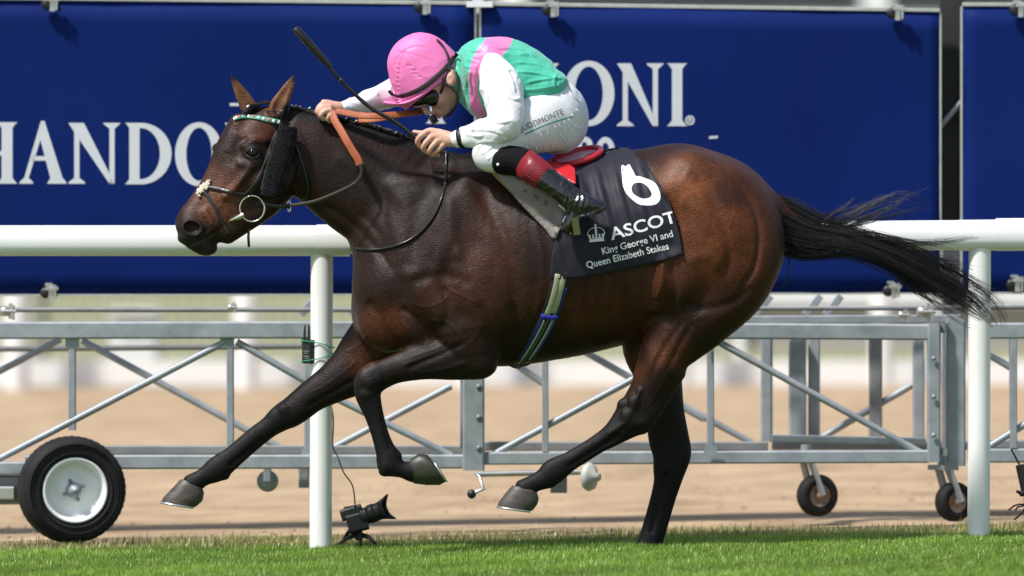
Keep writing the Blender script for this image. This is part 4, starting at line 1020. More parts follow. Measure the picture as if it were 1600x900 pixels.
for u, v in [(455,166),(468,168),(483,170),(497,173),(512,178),(540,186),(556,190),(572,193),(592,199),(618,208)]:
    pt, n_ = drape(u, v+3, HB, .0); mb.ball(W(u, v+1, min(pt.y, -.01)-.004), (.009,.009,.007), 10, 1); mb.ball(W(u+1, v-1.5, min(pt.y, -.01)-.008), (.0042,.004,.0034), 8, 0)
for u, v in [(388,167)]: mb.ball(W(u, v, -.055), .0075, 8, 0)
mb.done('mane_plaits', [mat('plait_thread', (.75,.75,.72), .5), M_hair], horse, smooth=True)
# ================================================================== NUMBER CLOTH
M_navy = mat('navy_cloth', (.0115,.0105,.020), .6, sheen=.05, spec=.3, noise_amt=.12, noise_scale=40, bump=.35, bump_scale=14, bump_dist=.006)
M_print = mat('white_print', (.80,.80,.80), .55)
M_red = mat('red_leather', (.52,.012,.022), .35, coat=.25, noise_amt=.08, noise_scale=30)
M_leather = mat('black_leather', (.010,.0095,.0095), .38, coat=.15, noise_amt=.3, noise_scale=40, bump=.2, bump_scale=150, bump_dist=.001)
M_brownl = mat('dark_brown_leather', (.028,.018,.013), .45, noise_amt=.2, noise_scale=30)
M_orange = mat('tan_rubber_rein', (.31,.075,.025), .6, col2=(.40,.105,.038), noise_scale=30, bump=.3, bump_scale=120, bump_dist=.001)
M_steel = mat('polished_steel', (.75,.73,.66), .18, metal=1.0)
cloth = thing('number_cloth', 'navy saddle cloth with white number 6, crown and race title over the horse back', 'saddle cloth', W(965, 330, 0))
def trunk(u):
    us = [640,700,760,820,880,940,1000,1060,1110]; vc = [425,408,412,411,408,396,377,357,352]; aa = [118,148,160,158,150,147,144,129,113]; bb = [.18,.225,.255,.28,.29,.29,.275,.255,.235]
    return np.interp(u, us, vc), np.interp(u, us, aa), np.interp(u, us, bb)
def skinY(u, v, bvh=HB):
    """near-side depth of the body at a photo position, or None"""
    d = (W(u, v)-CAMP).normalized(); h = bvh.ray_cast(CAMP, d); return h[0].y if h[0] else None
topl = [(868,262),(895,252),(931,237),(960,231),(981,231)]; botl = [(858,436),(880,436),(910,434),(975,422),(1040,407),(1067,398)]
frontl = [(868,262),(880,300),(872,350),(862,400),(858,436)]; rearl = [(981,231),(1011,258),(1042,306),(1057,345),(1063,375),(1067,398)]
def curve_at(pts, t):
    P = [np.array(p, float) for p in pts]; L = np.cumsum([0]+[np.hypot(*(b-a)) for a, b in zip(P[:-1], P[1:])]); L /= L[-1]
    return np.array([np.interp(t, L, [p[0] for p in P]), np.interp(t, L, [p[1] for p in P])])
NU, NV_ = 60, 56; V = []
for j in range(NV_+1):
    t = (j/NV_)**1.25
    for i in range(NU+1):
        s_ = i/NU
        T, B, Fr, Re = curve_at(topl, s_), curve_at(botl, s_), curve_at(frontl, t), curve_at(rearl, t)
        c00, c10, c01, c11 = (np.array(x, float) for x in (topl[0], topl[-1], botl[0], botl[-1]))
        q = (1-t)*T+t*B+(1-s_)*Fr+s_*Re-((1-s_)*(1-t)*c00+s_*(1-t)*c10+(1-s_)*t*c01+s_*t*c11)
        vc, a, b = trunk(q[0]); a += 7; b += .012
        rr = 1-min(1, ((q[1]-vc)/a)**2); ye = -b*math.sqrt(max(rr, 0))
        y = skinY(q[0], q[1]); y = ye if y is None else min(ye, y-.008)
        y = -.02-(1-(1-min(t*9, 1))**2)*(-y-.02) if t < .11 else y
        # folds hanging from under the saddle
        x_ = q[0]-.35*(q[1]-240); fo = .010*math.sin(x_*.115+.6*math.sin(q[1]*.02))*smooth01(np.array((q[1]-236)/60.))*smooth01(np.array((420-q[1])/80.)+.2)+.0045*math.sin(x_*.31+q[1]*.03)+.0028*noise.noise(Vector((q[0]*.03, q[1]*.05, 1)))
        V.append(list(q)+[y-abs(fo)*1.2+.002])
V = np.array(V).reshape(NV_+1, NU+1, 3)
for _ in range(3):      # relax the depth so the cloth bridges hollows
    Y_ = V[:,:,2]; Z_ = Y_.copy(); Z_[1:-1,1:-1] = (Y_[1:-1,1:-1]*2+Y_[:-2,1:-1]+Y_[2:,1:-1]+Y_[1:-1,:-2]+Y_[1:-1,2:])/6; V[:,:,2] = np.minimum(Z_, Y_+.004)
near = [W(*V[j,i]) for j in range(NV_+1) for i in range(NU+1)]
far_ = [Vector((p.x, -p.y, p.z)) for p in near]
mb = MB(); fs = [(j*(NU+1)+i, j*(NU+1)+i+1, (j+1)*(NU+1)+i+1, (j+1)*(NU+1)+i) for j in range(NV_) for i in range(NU)]
n0 = len(near); bridge = [(n0+i, n0+i+1, i+1, i) for i in range(NU)]
mb.add(near+far_, fs+[tuple(n0+k for k in f) for f in fs]+bridge)
cl = mb.done('cloth_panel', M_navy, cloth, weld=0, smooth=True)
CB = bvh_of(cl)
sm = cl.modifiers.new('s', 'SOLIDIFY'); sm.thickness = .003; sm.offset = 0
def line_map(u0, v0, ang, h, slant=0, sx=1.0):
    """baseline start, angle (deg, rising), cap height px"""
    k = h/.729; c, s_ = math.cos(R(ang)), math.sin(R(ang))
    return lambda x, y: (u0+(x*k*sx+y*k*slant)*c-y*k*s_*1.0, v0-(x*k*sx+y*k*slant)*s_-y*k*c)
lay('lettering', text_polys('ASCOT', bold=.016), line_map(956, 375, 15.5, 19.5, sx=1.22), CB, M_print, cloth)
lay('lettering', text_polys('King George VI and', bold=.014), line_map(941, 398, 14.3, 11.0, sx=.955), CB, M_print, cloth)
lay('lettering', text_polys('Queen Elizabeth Stakes', bold=.014), line_map(917, 419.5, 13.4, 11.0, sx=.925), CB, M_print, cloth)
# the 6, from its outlines: stalk and bowl with an oval hole
outer = cr([(971,258),(977,260),(984,257),(988,273),(1001,276),(1021,284),(1030,297),(1032,310),(1025,319),(1011,321),(996,318),(981,305),(974,292),(972,276)], 5, closed=True)
inner = cr([(987,292),(992,286),(1004,286),(1013,293),(1018,303),(1014,309),(1004,310),(994,306),(988,300)], 8, closed=True)
c6 = np.array((1002., 298.))
def ring_between(o, i_, n=60):
    def samp(P, k): 
        ang = [math.atan2(p[1]-c6[1], p[0]-c6[0]) for p in P]; return ang
    def hit(P, a):
        d = np.array((math.cos(a), math.sin(a))); best = 0
        for p, q in zip(P, list(P[1:])+[P[0]]):
            e = q-p; den = d[0]*e[1]-d[1]*e[0]
            if abs(den) < 1e-9: continue
            w0 = p-c6; t = (w0[0]*e[1]-w0[1]*e[0])/den; s_ = (w0[0]*d[1]-w0[1]*d[0])/den
            if t > 0 and -1e-6 <= s_ <= 1+1e-6: best = max(best, t)
        return c6+d*best
    A = [2*math.pi*k/n for k in range(n)]; O = [hit(o, a) for a in A]; I = [hit(i_, a) for a in A]
    return [[O[k], O[(k+1)%n], I[(k+1)%n], I[k]] for k in range(n)]
lay('number', poly_mesh(ring_between(outer, inner, 120)), lambda x, y: (x, y), CB, M_print, cloth, step=6)
# crown
def rot(p, a, c):
    x, y = p[0]-c[0], p[1]-c[1]; cs, sn = math.cos(R(a)), math.sin(R(a)); return (c[0]+x*cs+y*sn, c[1]-x*sn+y*cs)
cc = (931.5, 365); L = []
def disc(x, y, r, n=10): return [(x+r*math.cos(2*math.pi*k/n), y+r*math.sin(2*math.pi*k/n)) for k in range(n)]
L.append([(920.5,372.5),(942.5,372.5),(943.5,377.5),(919.5,377.5)])                       # band
for k in range(5):
    x = 921.5+k*5; L.append([(x-2,372),(x+2,372),(x+.8,368),(x-.8,368)]); L.append(disc(x, 367.2, 1.5))
L += [[(920,371),(917.5,365),(919,364.6),(922,371)], [(943,371),(945.5,365),(944,364.6),(941,371)]]
for k in range(8):
    a0, a1 = R(180+k*22.5), R(180+(k+1)*22.5)
    L.append([(931.5+14.3*math.cos(a0), 366+11.5*math.sin(a0)), (931.5+14.3*math.cos(a1), 366+11.5*math.sin(a1)), (931.5+13.2*math.cos(a1), 366+10.5*math.sin(a1)), (931.5+13.2*math.cos(a0), 366+10.5*math.sin(a0))])
L += [[(929.9,355),(933.1,355),(933.1,366),(929.9,366)], disc(931.5, 352.6, 1.6), [(930.9,349.6),(932.1,349.6),(932.1,352),(930.9,352)], [(929.9,350.6),(933.1,350.6),(933.1,351.4),(929.9,351.4)]]
lay('crown_emblem', poly_mesh([[rot(p, 5, cc) for p in q] for q in L]), lambda x, y: (x, y), CB, M_print, cloth, step=6)

# ================================================================== SADDLE
saddle = thing('saddle', 'small racing saddle with a red cantle and worn grey flap on the number cloth', 'saddle', W(880, 260, 0))
# seat and cantle: a shallow dish with a red rolled rim
mb = MB()
def seat_pt(a, r, lift=0):
    """a round the seat, r 0..1 from its middle"""
    cx, cz = 901, 249; ca, sa = math.cos(a), math.sin(a)
    u = cx+40*r*ca; wy = .115*(.8+.2*ca)
    v = cz-(u-cx)*.26-sa*r*10; y = wy*r*sa-.02
    return W(u, v-lift, y)+Vector((0,0,.008-.004*(1-r**2)))
n = 40; rr = [0, .3, .6, .86]; V = [seat_pt(2*math.pi*k/n, r) for r in rr for k in range(n)]
mb.add(V, [(i*n+k, i*n+(k+1)%n, (i+1)*n+(k+1)%n, (i+1)*n+k) for i in range(3) for k in range(n)])
mb.done('seat', mat('seat_lining', (.78,.50,.56), .28, coat=.5, noise_amt=.12, noise_scale=20), saddle, smooth=True)
mb = MB(); P = [seat_pt(2*math.pi*k/n, .95, 1) for k in range(n+1)]; mb.tube(P, .0125, 10); mb.done('cantle_rim', M_red, saddle, smooth=True)
def slab(name, poly, bvh, m, parent, off=.006, th=.003, n=16, yfix=None, bulge=0):
    """a leather panel with outline poly (px), laid over the surfaces in bvh"""
    bm = bmesh.new(); vs = [bm.verts.new((x, y, 0)) for x, y in poly]; bm.faces.new(vs)
    xs = [p[0] for p in poly]; ys = [p[1] for p in poly]
    for ax, lo, hi in ((0, min(xs), max(xs)), (1, min(ys), max(ys))):
        st_ = max(3.0, (hi-lo)/n); q = lo+st_
        while q < hi-1:
            bmesh.ops.bisect_plane(bm, geom=bm.verts[:]+bm.edges[:]+bm.faces[:], plane_co=(q,q,0), plane_no=(1,0,0) if ax == 0 else (0,1,0)); q += st_
    bmesh.ops.triangulate(bm, faces=bm.faces)
    cx, cy = np.mean(xs), np.mean(ys)
    for v in bm.verts:
        u, vv = v.co.x, v.co.y; p, nn = drape(u, vv, bvh, off); y = p.y
        if yfix is not None: y = min(y, yfix(u, vv))
        v.co = W(u, vv, y-bulge*math.exp(-((u-cx)/30)**2-((vv-cy)/40)**2))
    me = bpy.data.meshes.new(name); bmesh.ops.recalc_face_normals(bm, faces=bm.faces); bm.to_mesh(me); bm.free()
    o = link(name, me, m, parent, smooth=True); md = o.modifiers.new('s', 'SOLIDIFY'); md.thickness = th; md.offset = 0
    return o
BC = bvh_of(body, cl)
M_flap = mat('worn_grey_leather', (.15,.125,.105), .5, col2=(.26,.235,.21), noise_scale=8, coat=.1, bump=.3, bump_scale=40, bump_dist=.003)
flap = slab('flap', [tuple(p) for p in cr([(779,273),(800,274),(838,292),(868,312),(884,332),(878,350),(866,374),(850,356),(824,330),(800,303)], 4, closed=True)], BC, M_flap, saddle, off=.012, th=.004, yfix=lambda u, v: -.27)
slab('red_skirt', [(850,250),(868,256),(890,258),(898,263),(900,288),(884,280),(866,266)], BC, M_red, saddle, off=.010, th=.004, yfix=lambda u, v: -.13-.0035*max(0, v-245))
slab('sweat_pad', [(762,264),(779,270),(784,280),(800,300),(795,298),(772,275)], BC, mat('tan_felt', (.46,.26,.13), .8), saddle, off=.010, th=.01, yfix=lambda u, v: -.2)
FB = bvh_of(flap)
M_ink = mat('faded_ink', (.05,.05,.055), .7)
lay('initials', text_polys('A · M · B'), line_map(815, 300, -31, 9.0, sx=1.0), FB, M_ink, saddle, off=.003)
# stirrup: iron and leather
mb = MB(); SY = -.385
mb.tube([W(u, v, SY+.02) for u, v in ((873,320),(886,331),(896,342))], .004, 8)
mb.tube([W(u, v, SY+.045) for u, v in ((880,346),(884,338),(894,336))], .004, 8); mb.tube([W(u, v, SY+.05) for u, v in ((880,346),(886,362),(893,365))], .004, 8)
mb.done('stirrup_iron', M_steel, saddle, smooth=True)
mb = MB(); mb.beam(W(898,340,SY-.01), W(902,367,SY-.01), .026, .06); mb.done('stirrup_tread', mat('olive_tread', (.09,.10,.03), .35, metal=.5, coat=.3), saddle)
# girth
gir = thing('girth', 'striped elastic girth and surcingle round the belly below the number cloth', 'girth', W(845, 500, 0))
M_gd = mat('girth_navy', (.006,.007,.014), .6); M_gw = mat('girth_stripe_white', (.38,.42,.40), .6, noise_amt=.1); M_gg = mat('girth_stripe_green', (.06,.16,.08), .6); M_gb = mat('girth_blue', (.02,.025,.33), .5); M_gy = mat('girth_buckle_tag', (.25,.27,.14), .55, col2=(.36,.38,.24), noise_scale=20)
def girth_line(offs, v0=425, v1=576):
    out = []; nn = []
    for k in range(24):
        t = k/23; v = v0+(v1-v0)*t; u = 877-20*t-47*t**2.1+offs*(1-.25*t); p, n_ = drape(u, v, HB, .005); out.append(p); nn.append(n_)
    return out, nn
P, Nn_ = girth_line(0); mb = MB(); ok = [i for i, p in enumerate(P) if p.y < -.03]; P = [P[i] for i in ok]; Nn_ = [Nn_[i] for i in ok]
mb.strap(P, Nn_, .068, .004); band = mb.done('band', M_gd, gir, smooth=True)
# under the belly and up the far side
mb = MB(); Q = [P[-1]]; NQ = [Nn_[-1]]
for k in range(1, 24):
    a = k/23*math.pi*.9; vc, aa, bb = trunk(815); Q.append(W(808+30*k/23, vc+(aa+2)*math.cos(a)*1.0+2, .292*math.sin(a))); NQ.append(Vector((0, math.sin(a), -math.cos(a))))
mb.strap(Q, NQ, .068, .004); mb.done('band', M_gd, gir, smooth=True)
GB = bvh_of(band)
for offs, wd, m_, v0, v1, nm in ((-7,.006,M_gw,500,574,'stripe'), (0,.004,M_gg,490,574,'stripe'), (8,.006,M_gw,470,574,'stripe'), (-12.5,.005,M_gb,465,574,'edge_binding'), (13,.004,M_gb,450,574,'edge_binding'), (-4,.003,M_gg,505,574,'stripe'), (11,.003,M_gg,500,574,'stripe')):
    P2 = []; N2 = []
    for k in range(16):
        t = (v0+(v1-v0)*k/15-425)/151; v = 425+151*t; u = 877-20*t-47*t**2.1+offs*(1-.25*t); p, n_ = drape(u, v, HB, .0085)
        if p.y < -.03: P2.append(p); N2.append(n_)
    mb = MB(); mb.strap(P2, N2, wd, .002); mb.done(nm, m_, gir, smooth=True)
for offs, v0, v1, wd in ((-5,428,496,.020), (4,426,490,.022)):
    P2 = []; N2 = []
    for k in range(10):
        t = (v0+(v1-v0)*k/9-425)/151; v = 425+151*t; u = 877-20*t-47*t**2.1+offs; p, n_ = drape(u, v, HB, .012); P2.append(p); N2.append(n_)
    mb = MB(); mb.strap(P2, N2, wd, .004); mb.done('buckle_strap', M_gy, gir, smooth=True)
mb = MB(); P2 = []; N2 = []
for k in range(6): p, n_ = drape(845+k*5.4, 494+2*math.sin(k/5*3.14)+k*.3, HB, .018); P2.append(p); N2.append(n_)
mb.strap(P2, N2, .016, .006); mb.done('keeper', M_gb, gir, smooth=True)
mb = MB(); mb.tube([W(u, v, -.06) for u, v in ((795,570),(803,574),(811,575),(817,571),(819,566))], .0035, 8); mb.done('hanging_loop', M_leather, gir, smooth=True)

# ================================================================== BRIDLE
bridle = thing('bridle', 'black racing bridle with ring bit, crossed noseband and a green pink browband', 'bridle', W(390, 300, -.1))
def on(pts, off=.004, n=6, bv=None, dflt=-.05):
    o = []; nn = []
    last = None
    for p in cr(pts, n):
        q, n_ = drape(p[0], p[1], bv or HB, off, dflt)
        o.append(q); nn.append(n_)
    return o, nn
def strapd(name, pts, w_, t_, m, parent, off=.005, **kw):
    P, N2 = on(pts, off, **kw); 
    for _ in range(2):
        P = [P[0]]+[(P[i-1]+P[i]*2+P[i+1])/4 for i in range(1, len(P)-1)]+[P[-1]]; N2 = [N2[0]]+[(N2[i-1]+N2[i]+N2[i+1]).normalized() for i in range(1, len(N2)-1)]+[N2[-1]]
    P = [p-(p-CAMP).normalized()*.001 for p in P]
    mb = MB(); mb.strap(P, N2, w_, t_); return mb.done(name, m, parent, smooth=True)
strapd('headpiece', [(440,172),(441,184),(439,200),(434,212)], .020, .004, M_leather, bridle)
strapd('cheek_strap', [(434,205),(427,220),(420,238),(412,262),(402,284),(394,296),(391,305)], .013, .004, M_leather, bridle)
strapd('cheek_strap', [(428,222),(418,246),(406,272),(397,288),(385,302)], .007, .004, M_brownl, bridle, off=.009)
strapd('noseband', [(318,291),(334,294),(352,298),(370,303),(386,304)], .013, .004, M_leather, bridle)
strapd('noseband', [(312,293),(321,302),(332,318),(341,333),(346,346)], .013, .004, M_leather, bridle)
strapd('noseband', [(346,346),(352,356),(356,366)], .012, .004, M_leather, bridle)
strapd('throat_lash', [(462,226),(470,248),(478,275),(482,300),(474,313)], .010, .004, M_leather, bridle)
mb = MB(); g2 = np.random.default_rng(5)
for k in range(90):
    t = g2.uniform(0, 1); p, n_ = drape(309+18*t+g2.normal(0,1.4), 300-14*t+g2.normal(0,3), HB, .008, -.06); mb.ball(p, (.0055,.005,.0055), 6)
mb.done('fleece_pad', mat('sheep_fleece', (.62,.56,.46), .9, bump=.6, bump_scale=200), bridle, smooth=True)
# browband with coloured diamonds
Pb, Nb = on([(366,186),(372,183),(388,182),(405,184),(422,188),(438,191)], .006)
Pb[0].y -= .0; mb = MB(); mb.strap(Pb, Nb, .019, .005); mb.done('browband', mat('browband_green', (.03,.28,.17), .5), bridle, smooth=True)
m_p, m_w = mat('browband_pink', (.75,.10,.18), .5), mat('browband_white', (.72,.72,.74), .5)
for k in range(11):
    t = (k+.5)/11*(len(Pb)-1); i = int(t); p = Pb[i].lerp(Pb[min(i+1, len(Pb)-1)], t-i); mb = MB(); mb.ball(p-Vector((0,.003,0)), (.0068,.0035,.0072), 10); mb.done('rosette', (m_w, m_p)[k % 3 == 2], bridle, smooth=True)
# sheepskin cheekpiece
mb = MB(); P = [W(u, v, -.125) for u, v in ((451,197),(446,218),(438,245),(430,272),(423,297),(421,307))]
nr = 20; ws = [.034,.042,.044,.043,.039,.034]; V = []
for i, p in enumerate(P):
    t = (P[min(i+1,5)]-P[max(i-1,0)]).normalized(); b = t.cross(Vector((0,1,0))).normalized()
    for k in range(nr):
        a = 2*math.pi*k/nr; ca, sa = math.cos(a), math.sin(a)
        V.append(p+b*ws[i]*math.copysign(abs(ca)**.7, ca)+Vector((0,1,0))*.024*sa)
mb.add(V, [(i*nr+k, i*nr+(k+1)%nr, (i+1)*nr+(k+1)%nr, (i+1)*nr+k) for i in range(5) for k in range(nr)]+[tuple(range(nr))[::-1], tuple(range(5*nr, 6*nr))])
ck = mb.done('sheepskin_cheekpiece', mat('black_sheepskin', (.008,.008,.009), .95, spec=.1, sheen=.15, bump=1, bump_scale=160, bump_dist=.006), bridle, smooth=True)
fz = []; cv_ = [v.co.copy() for v in ck.data.vertices]; cn = [v.normal.copy() for v in ck.data.vertices]; gf = np.random.default_rng(12)
for f in ck.data.polygons:
    if len(f.vertices) > 4: continue
    for _ in range(14):
        w4 = gf.dirichlet((1,1,1,1)); p = sum((cv_[i]*float(w_) for i, w_ in zip(f.vertices, w4)), Vector()); d = (f.normal+Vector(gf.normal(0, .6, 3))).normalized(); L0 = gf.uniform(.002, .005)
        fz.append([p, p+d*L0*.6, p+d*L0+Vector((0,0,-.002))])
M_fz = mat('black_fleece_hair', (.006,.006,.007), .9, spec=.1)
strands('fleece_fuzz', fz, M_fz, ck, r0=.0010, r1=.0005)
# bit
BYY = min(skinY(394,326) or -.1, -.1)-.012
mb = MB(); c = W(394, 326, BYY); mb.tube([c+Vector((math.cos(a)*.047, -.004*math.cos(a), math.sin(a)*.049)) for a in [2*math.pi*k/40 for k in range(41)]], .0036, 10, cap=False); ringo = mb.done('bit_ring', M_steel, bridle, smooth=True)
mb = MB(); mb.tube([W(356,346,BYY+.01), W(366,342,BYY), W(378,337,BYY-.006), W(381,335,BYY-.006)], [.003,.007,.0105,.009], 12); mb.done('bit_cheek', M_steel, bridle, smooth=True)
mb = MB(); c = W(347, 347, BYY+.012); mb.tube([c+Vector((math.cos(a)*.011, 0, math.sin(a)*.011)) for a in [2*math.pi*k/16 for k in range(17)]], .002, 8, cap=False); mb.done('buckle', M_steel, bridle, smooth=True)
mb = MB(); c = W(452, 322, BYY+.03); mb.tube([c+Vector((math.cos(a)*.006, -.003, math.sin(a)*.021)) for a in [2*math.pi*k/20 for k in range(21)]], .0026, 8, cap=False); mb.done('rein_ring', M_steel, bridle, smooth=True)
mb = MB(); mb.strap([W(u, v, BYY+.02) for u, v in ((405,316),(420,320),(436,322),(452,322))], (0,-1,0), .018, .006); mb.done('chin_strap', M_leather, bridle, smooth=True)
mb = MB(); mb.strap([W(u, v, BYY+.03) for u, v in ((386,348),(389,358),(388,370),(389,386))], (0,-1,0), .010, .004); mb.done('hanging_strap_end', M_leather, bridle, smooth=True)

# ================================================================== REINS, NECK STRAP
reins = thing('reins', 'tan rubber-covered reins looped in the jockey hands and running down to the bit', 'reins', W(540, 250, -.1))
def strap_px(name, pts, w_, t_, m, parent, nrm=(0,-1,0), n=7):
    P = [W(p[0], p[1], p[2]) for p in cr(pts, n)]; mb = MB(); mb.strap(P, nrm, w_, t_); return mb.done(name, m, parent, smooth=True)
strap_px('rubber_grip', [(518,174,-.09),(524,190,-.12),(532,203,-.14),(541,219,-.16),(551,236,-.17),(559,249,-.175),(562,258,-.175)], .029, .005, M_orange, reins, nrm=(-.3,-1,.1))
strap_px('leather_rein', [(561,256,-.177),(565,268,-.178),(560,281,-.178),(546,292,-.175),(520,304,-.165),(494,314,-.155),(470,319,-.145),(453,321,-.13)], .013, .004, M_brownl, reins)
strap_px('rubber_grip', [(516,172,-.06),(534,175,-.07),(560,180,-.08),(590,181,-.09),(620,179,-.06),(645,176,.0),(668,171,.06)], .026, .005, M_orange, reins, nrm=(.2,-1,.4))
strap_px('rubber_grip', [(560,188,-.03),(580,188,-.04),(605,184,-.05),(635,178,.0),(655,176,.05)], .020, .005, M_orange, reins, nrm=(.2,-1,.5))
strap_px('leather_rein', [(516,172,.02),(500,200,.12),(470,260,.14),(430,330,.12)], .013, .004, M_brownl, reins)
neck = thing('neck_strap', 'thin black strap hanging from the hand round the base of the horse neck', 'strap', W(640, 340, -.15))
P, N2 = on([(697,240),(697,262),(696,286),(688,315),(672,346),(648,370),(618,384),(585,390),(556,388)], .006, 6)
P[-1].y = min(P[-1].y, -.08)
mb = MB(); mb.tube(P, .0052, 8); mb.done('strap_cord', M_leather, neck, smooth=True)
mb = MB(); p, n_ = drape(696, 288, HB, .010); mb.ball(p, (.010,.008,.012), 10); mb.done('keeper', M_leather, neck, smooth=True)
# ================================================================== JOCKEY
M_skin = mat('skin', rough=.5, attr='Col', spec=.4, sub=.12, bump=.12, bump_scale=220, bump_dist=.001)
M_silk_g = mat('green_pink_silk', rough=.44, attr='Col', spec=.45, sheen=.2, bump=.22, bump_scale=15, bump_dist=.008)
M_silk_w = mat('white_silk', (.80,.80,.83), .42, spec=.4, sheen=.1, bump=.25, bump_scale=13, bump_dist=.010)
M_breech = mat('white_breeches', (.74,.74,.76), .5, spec=.35, bump=.22, bump_scale=30, bump_dist=.005)
M_boot = mat('black_boot', (.008,.008,.009), .22, coat=.5, spec=.6, bump=.5, bump_scale=26, bump_dist=.006, noise_amt=.2)
M_capp = mat('pink_cap_silk', (.77,.185,.44), .50, spec=.38, coat=0, noise_amt=.04, noise_scale=10, bump=.22, bump_scale=18, bump_dist=.006)
M_bandk = mat('dark_elastic', (.022,.012,.016), .6)
M_gog = mat('goggle_black', (.004,.004,.005), .22, spec=.4, coat=.15)
def crumple(m, scale, dist, strength=.6, warp=.25):
    """sharp little creases of thin cloth"""
    nt = m.node_tree; N = nt.nodes; L = nt.links; b = N['Principled BSDF']
    tc = N.new('ShaderNodeTexCoord'); n1_ = N.new('ShaderNodeTexNoise'); n1_.inputs['Scale'].default_value = scale*.8; n1_.inputs['Detail'].default_value = 3; L.new(tc.outputs['Object'], n1_.inputs['Vector'])
    ma = N.new('ShaderNodeVectorMath'); ma.operation = 'MULTIPLY_ADD'; L.new(n1_.outputs['Color'], ma.inputs[0]); ma.inputs[1].default_value = (warp,)*3; L.new(tc.outputs['Object'], ma.inputs[2])
    prev = b.inputs['Normal'].links[0].from_socket if b.inputs['Normal'].links else None
    for s_, d_ in ((scale, dist), (scale*2.3, dist*.4)):
        v = N.new('ShaderNodeTexVoronoi'); v.inputs['Scale'].default_value = s_; L.new(ma.outputs[0], v.inputs['Vector'])
        bp = N.new('ShaderNodeBump'); bp.inputs['Strength'].default_value = strength; bp.inputs['Distance'].default_value = d_; L.new(v.outputs['Distance'], bp.inputs['Height'])
        if prev: L.new(prev, bp.inputs['Normal'])
        prev = bp.outputs[0]
    L.new(prev, b.inputs['Normal'])
crumple(M_capp, 7, .006, .2); crumple(M_silk_g, 9, .018, .36); crumple(M_silk_w, 8, .020, .36); crumple(M_breech, 10, .005, .2)
jock = thing('person', 'jockey in green and pink silks and pink cap, crouched over the horse neck', 'person', W(860, 300, 0))
class Sculpt:
    def __init__(s, me):
        s.me = me; s.V = mverts(me); s.N = mnorms(me); s.u, s.v = toUV(s.V); s.D = np.zeros(len(s.V))
    def line(s, pts, w_, h_, ysel=None, w1=None):
        P = cr(pts, 4); n = len(P); lo = np.min(P, 0)-4*w_; hi = np.max(P, 0)+4*w_
        m_ = (s.u > lo[0]) & (s.u < hi[0]) & (s.v > lo[1]) & (s.v < hi[1])
        if ysel is not None: m_ &= ysel(s.V[:,1])
        k = np.nonzero(m_)[0]; uu, vv = s.u[k], s.v[k]; bd = np.full(len(k), 1e9); bt = np.zeros(len(k))
        for i in range(n-1):
            a, b = P[i][:2]; c, d = P[i+1][:2]; dx, dy = c-a, d-b; t = np.clip(((uu-a)*dx+(vv-b)*dy)/(dx*dx+dy*dy+1e-9), 0, 1)
            D = np.hypot(uu-a-t*dx, vv-b-t*dy); q = D < bd; bd = np.where(q, D, bd); bt = np.where(q, (i+t)/(n-1), bt)
        wv = w_+((w1 or w_)-w_)*bt; s.D[k] += h_*np.exp(-(bd/wv)**2)*np.clip(np.minimum(bt, 1-bt)*5, 0, 1)
    def fold(s, pts, w_=2.2, h_=.005, **kw):
        s.line(pts, w_, h_, **kw); s.line([(a+w_*1.3, b+w_*.9) for a, b in pts], w_*.8, -h_*.75, **kw)
    def noise(s, amp, sc, seed=0, ridged=False):
        q = np.array([noise.noise(Vector((float(p[0])*sc+seed, float(p[1])*sc, float(p[2])*sc))) for p in s.V])
        s.D += amp*((1-2*np.abs(q))**2-.5 if ridged else q)
    def apply(s):
        s.V = s.V+s.N*s.D[:,None]; s.me.vertices.foreach_set('co', s.V.astype(np.float32).ravel()); s.me.update()
near_ = lambda y: y < .02
# ---- the body: one continuous figure
B = Field(478, 965, 45, 385, -.43, .43, .0034)
B.ell(668,118,-.01,49,40,.077, k=.02, rot=25)
B.ell(690,150,-.01,26,22,.058, k=.03, rot=60); B.ell(696,171,-.01,11,10,.026, k=.02); B.ell(684,174,-.01,9,7,.024, k=.012, rot=20)
B.chain([(656,158,-.01,4,.009),(662,167,-.01,4.6,.011),(667,175,-.01,5.2,.013)], k=.012); B.ell(671,176,-.022,3.5,3,.006, k=.006); B.ell(671,176,.002,3.5,3,.006, k=.006)
B.chain([(676,178,-.01,2.2,.020),(680,182,-.01,2.2,.018)], k=.005); B.chain([(684,181,-.01,2.4,.018),(687,184,-.01,2.2,.014)], k=.005)
for s_ in (-1, 1):
    B.chain([(703,110,-.01+.080*s_,3,.006),(709,112,-.01+.085*s_,3,.006),(712,120,-.01+.085*s_,3,.006),(709,130,-.01+.080*s_,3,.006),(703,134,-.01+.077*s_,3,.006)], k=.008)
    B.ell(704,124,-.01+.086*s_,7,11,.012, k=.008); B.ell(703,124,-.01+.101*s_,3.4,6,.008, k=.003, sub=True); B.ell(684,152,-.01+.05*s_,12,12,.018, k=.02)
B.chain([(702,128,0,34,.062),(725,122,0,34,.062),(745,120,0,40,.09)], k=.02)
B.chain([(745,120,0,46,.12),(785,122,0,52,.17),(820,130,0,46,.15),(850,145,0,38,.14),(866,172,0,38,.13)], k=.03, cap=.25)
arm_n = [(760,112,-.13,26,.06),(776,120,-.19,22,.05),(786,150,-.24,20,.045),(790,190,-.285,17,.04),(768,206,-.26,16,.036),(742,213,-.225,13,.030),(718,218,-.20,9.5,.026),(706,219,-.19,10,.026)]
B.chain(arm_n, k=.02)
arm_f = [(740,110,.12,24,.06),(700,112,.17,22,.05),(650,127,.15,19,.044),(610,148,.10,16,.04),(570,161,.03,12,.033),(540,168,-.015,8.5,.027),(526,169,-.03,9,.026)]
B.chain(arm_f, k=.02)
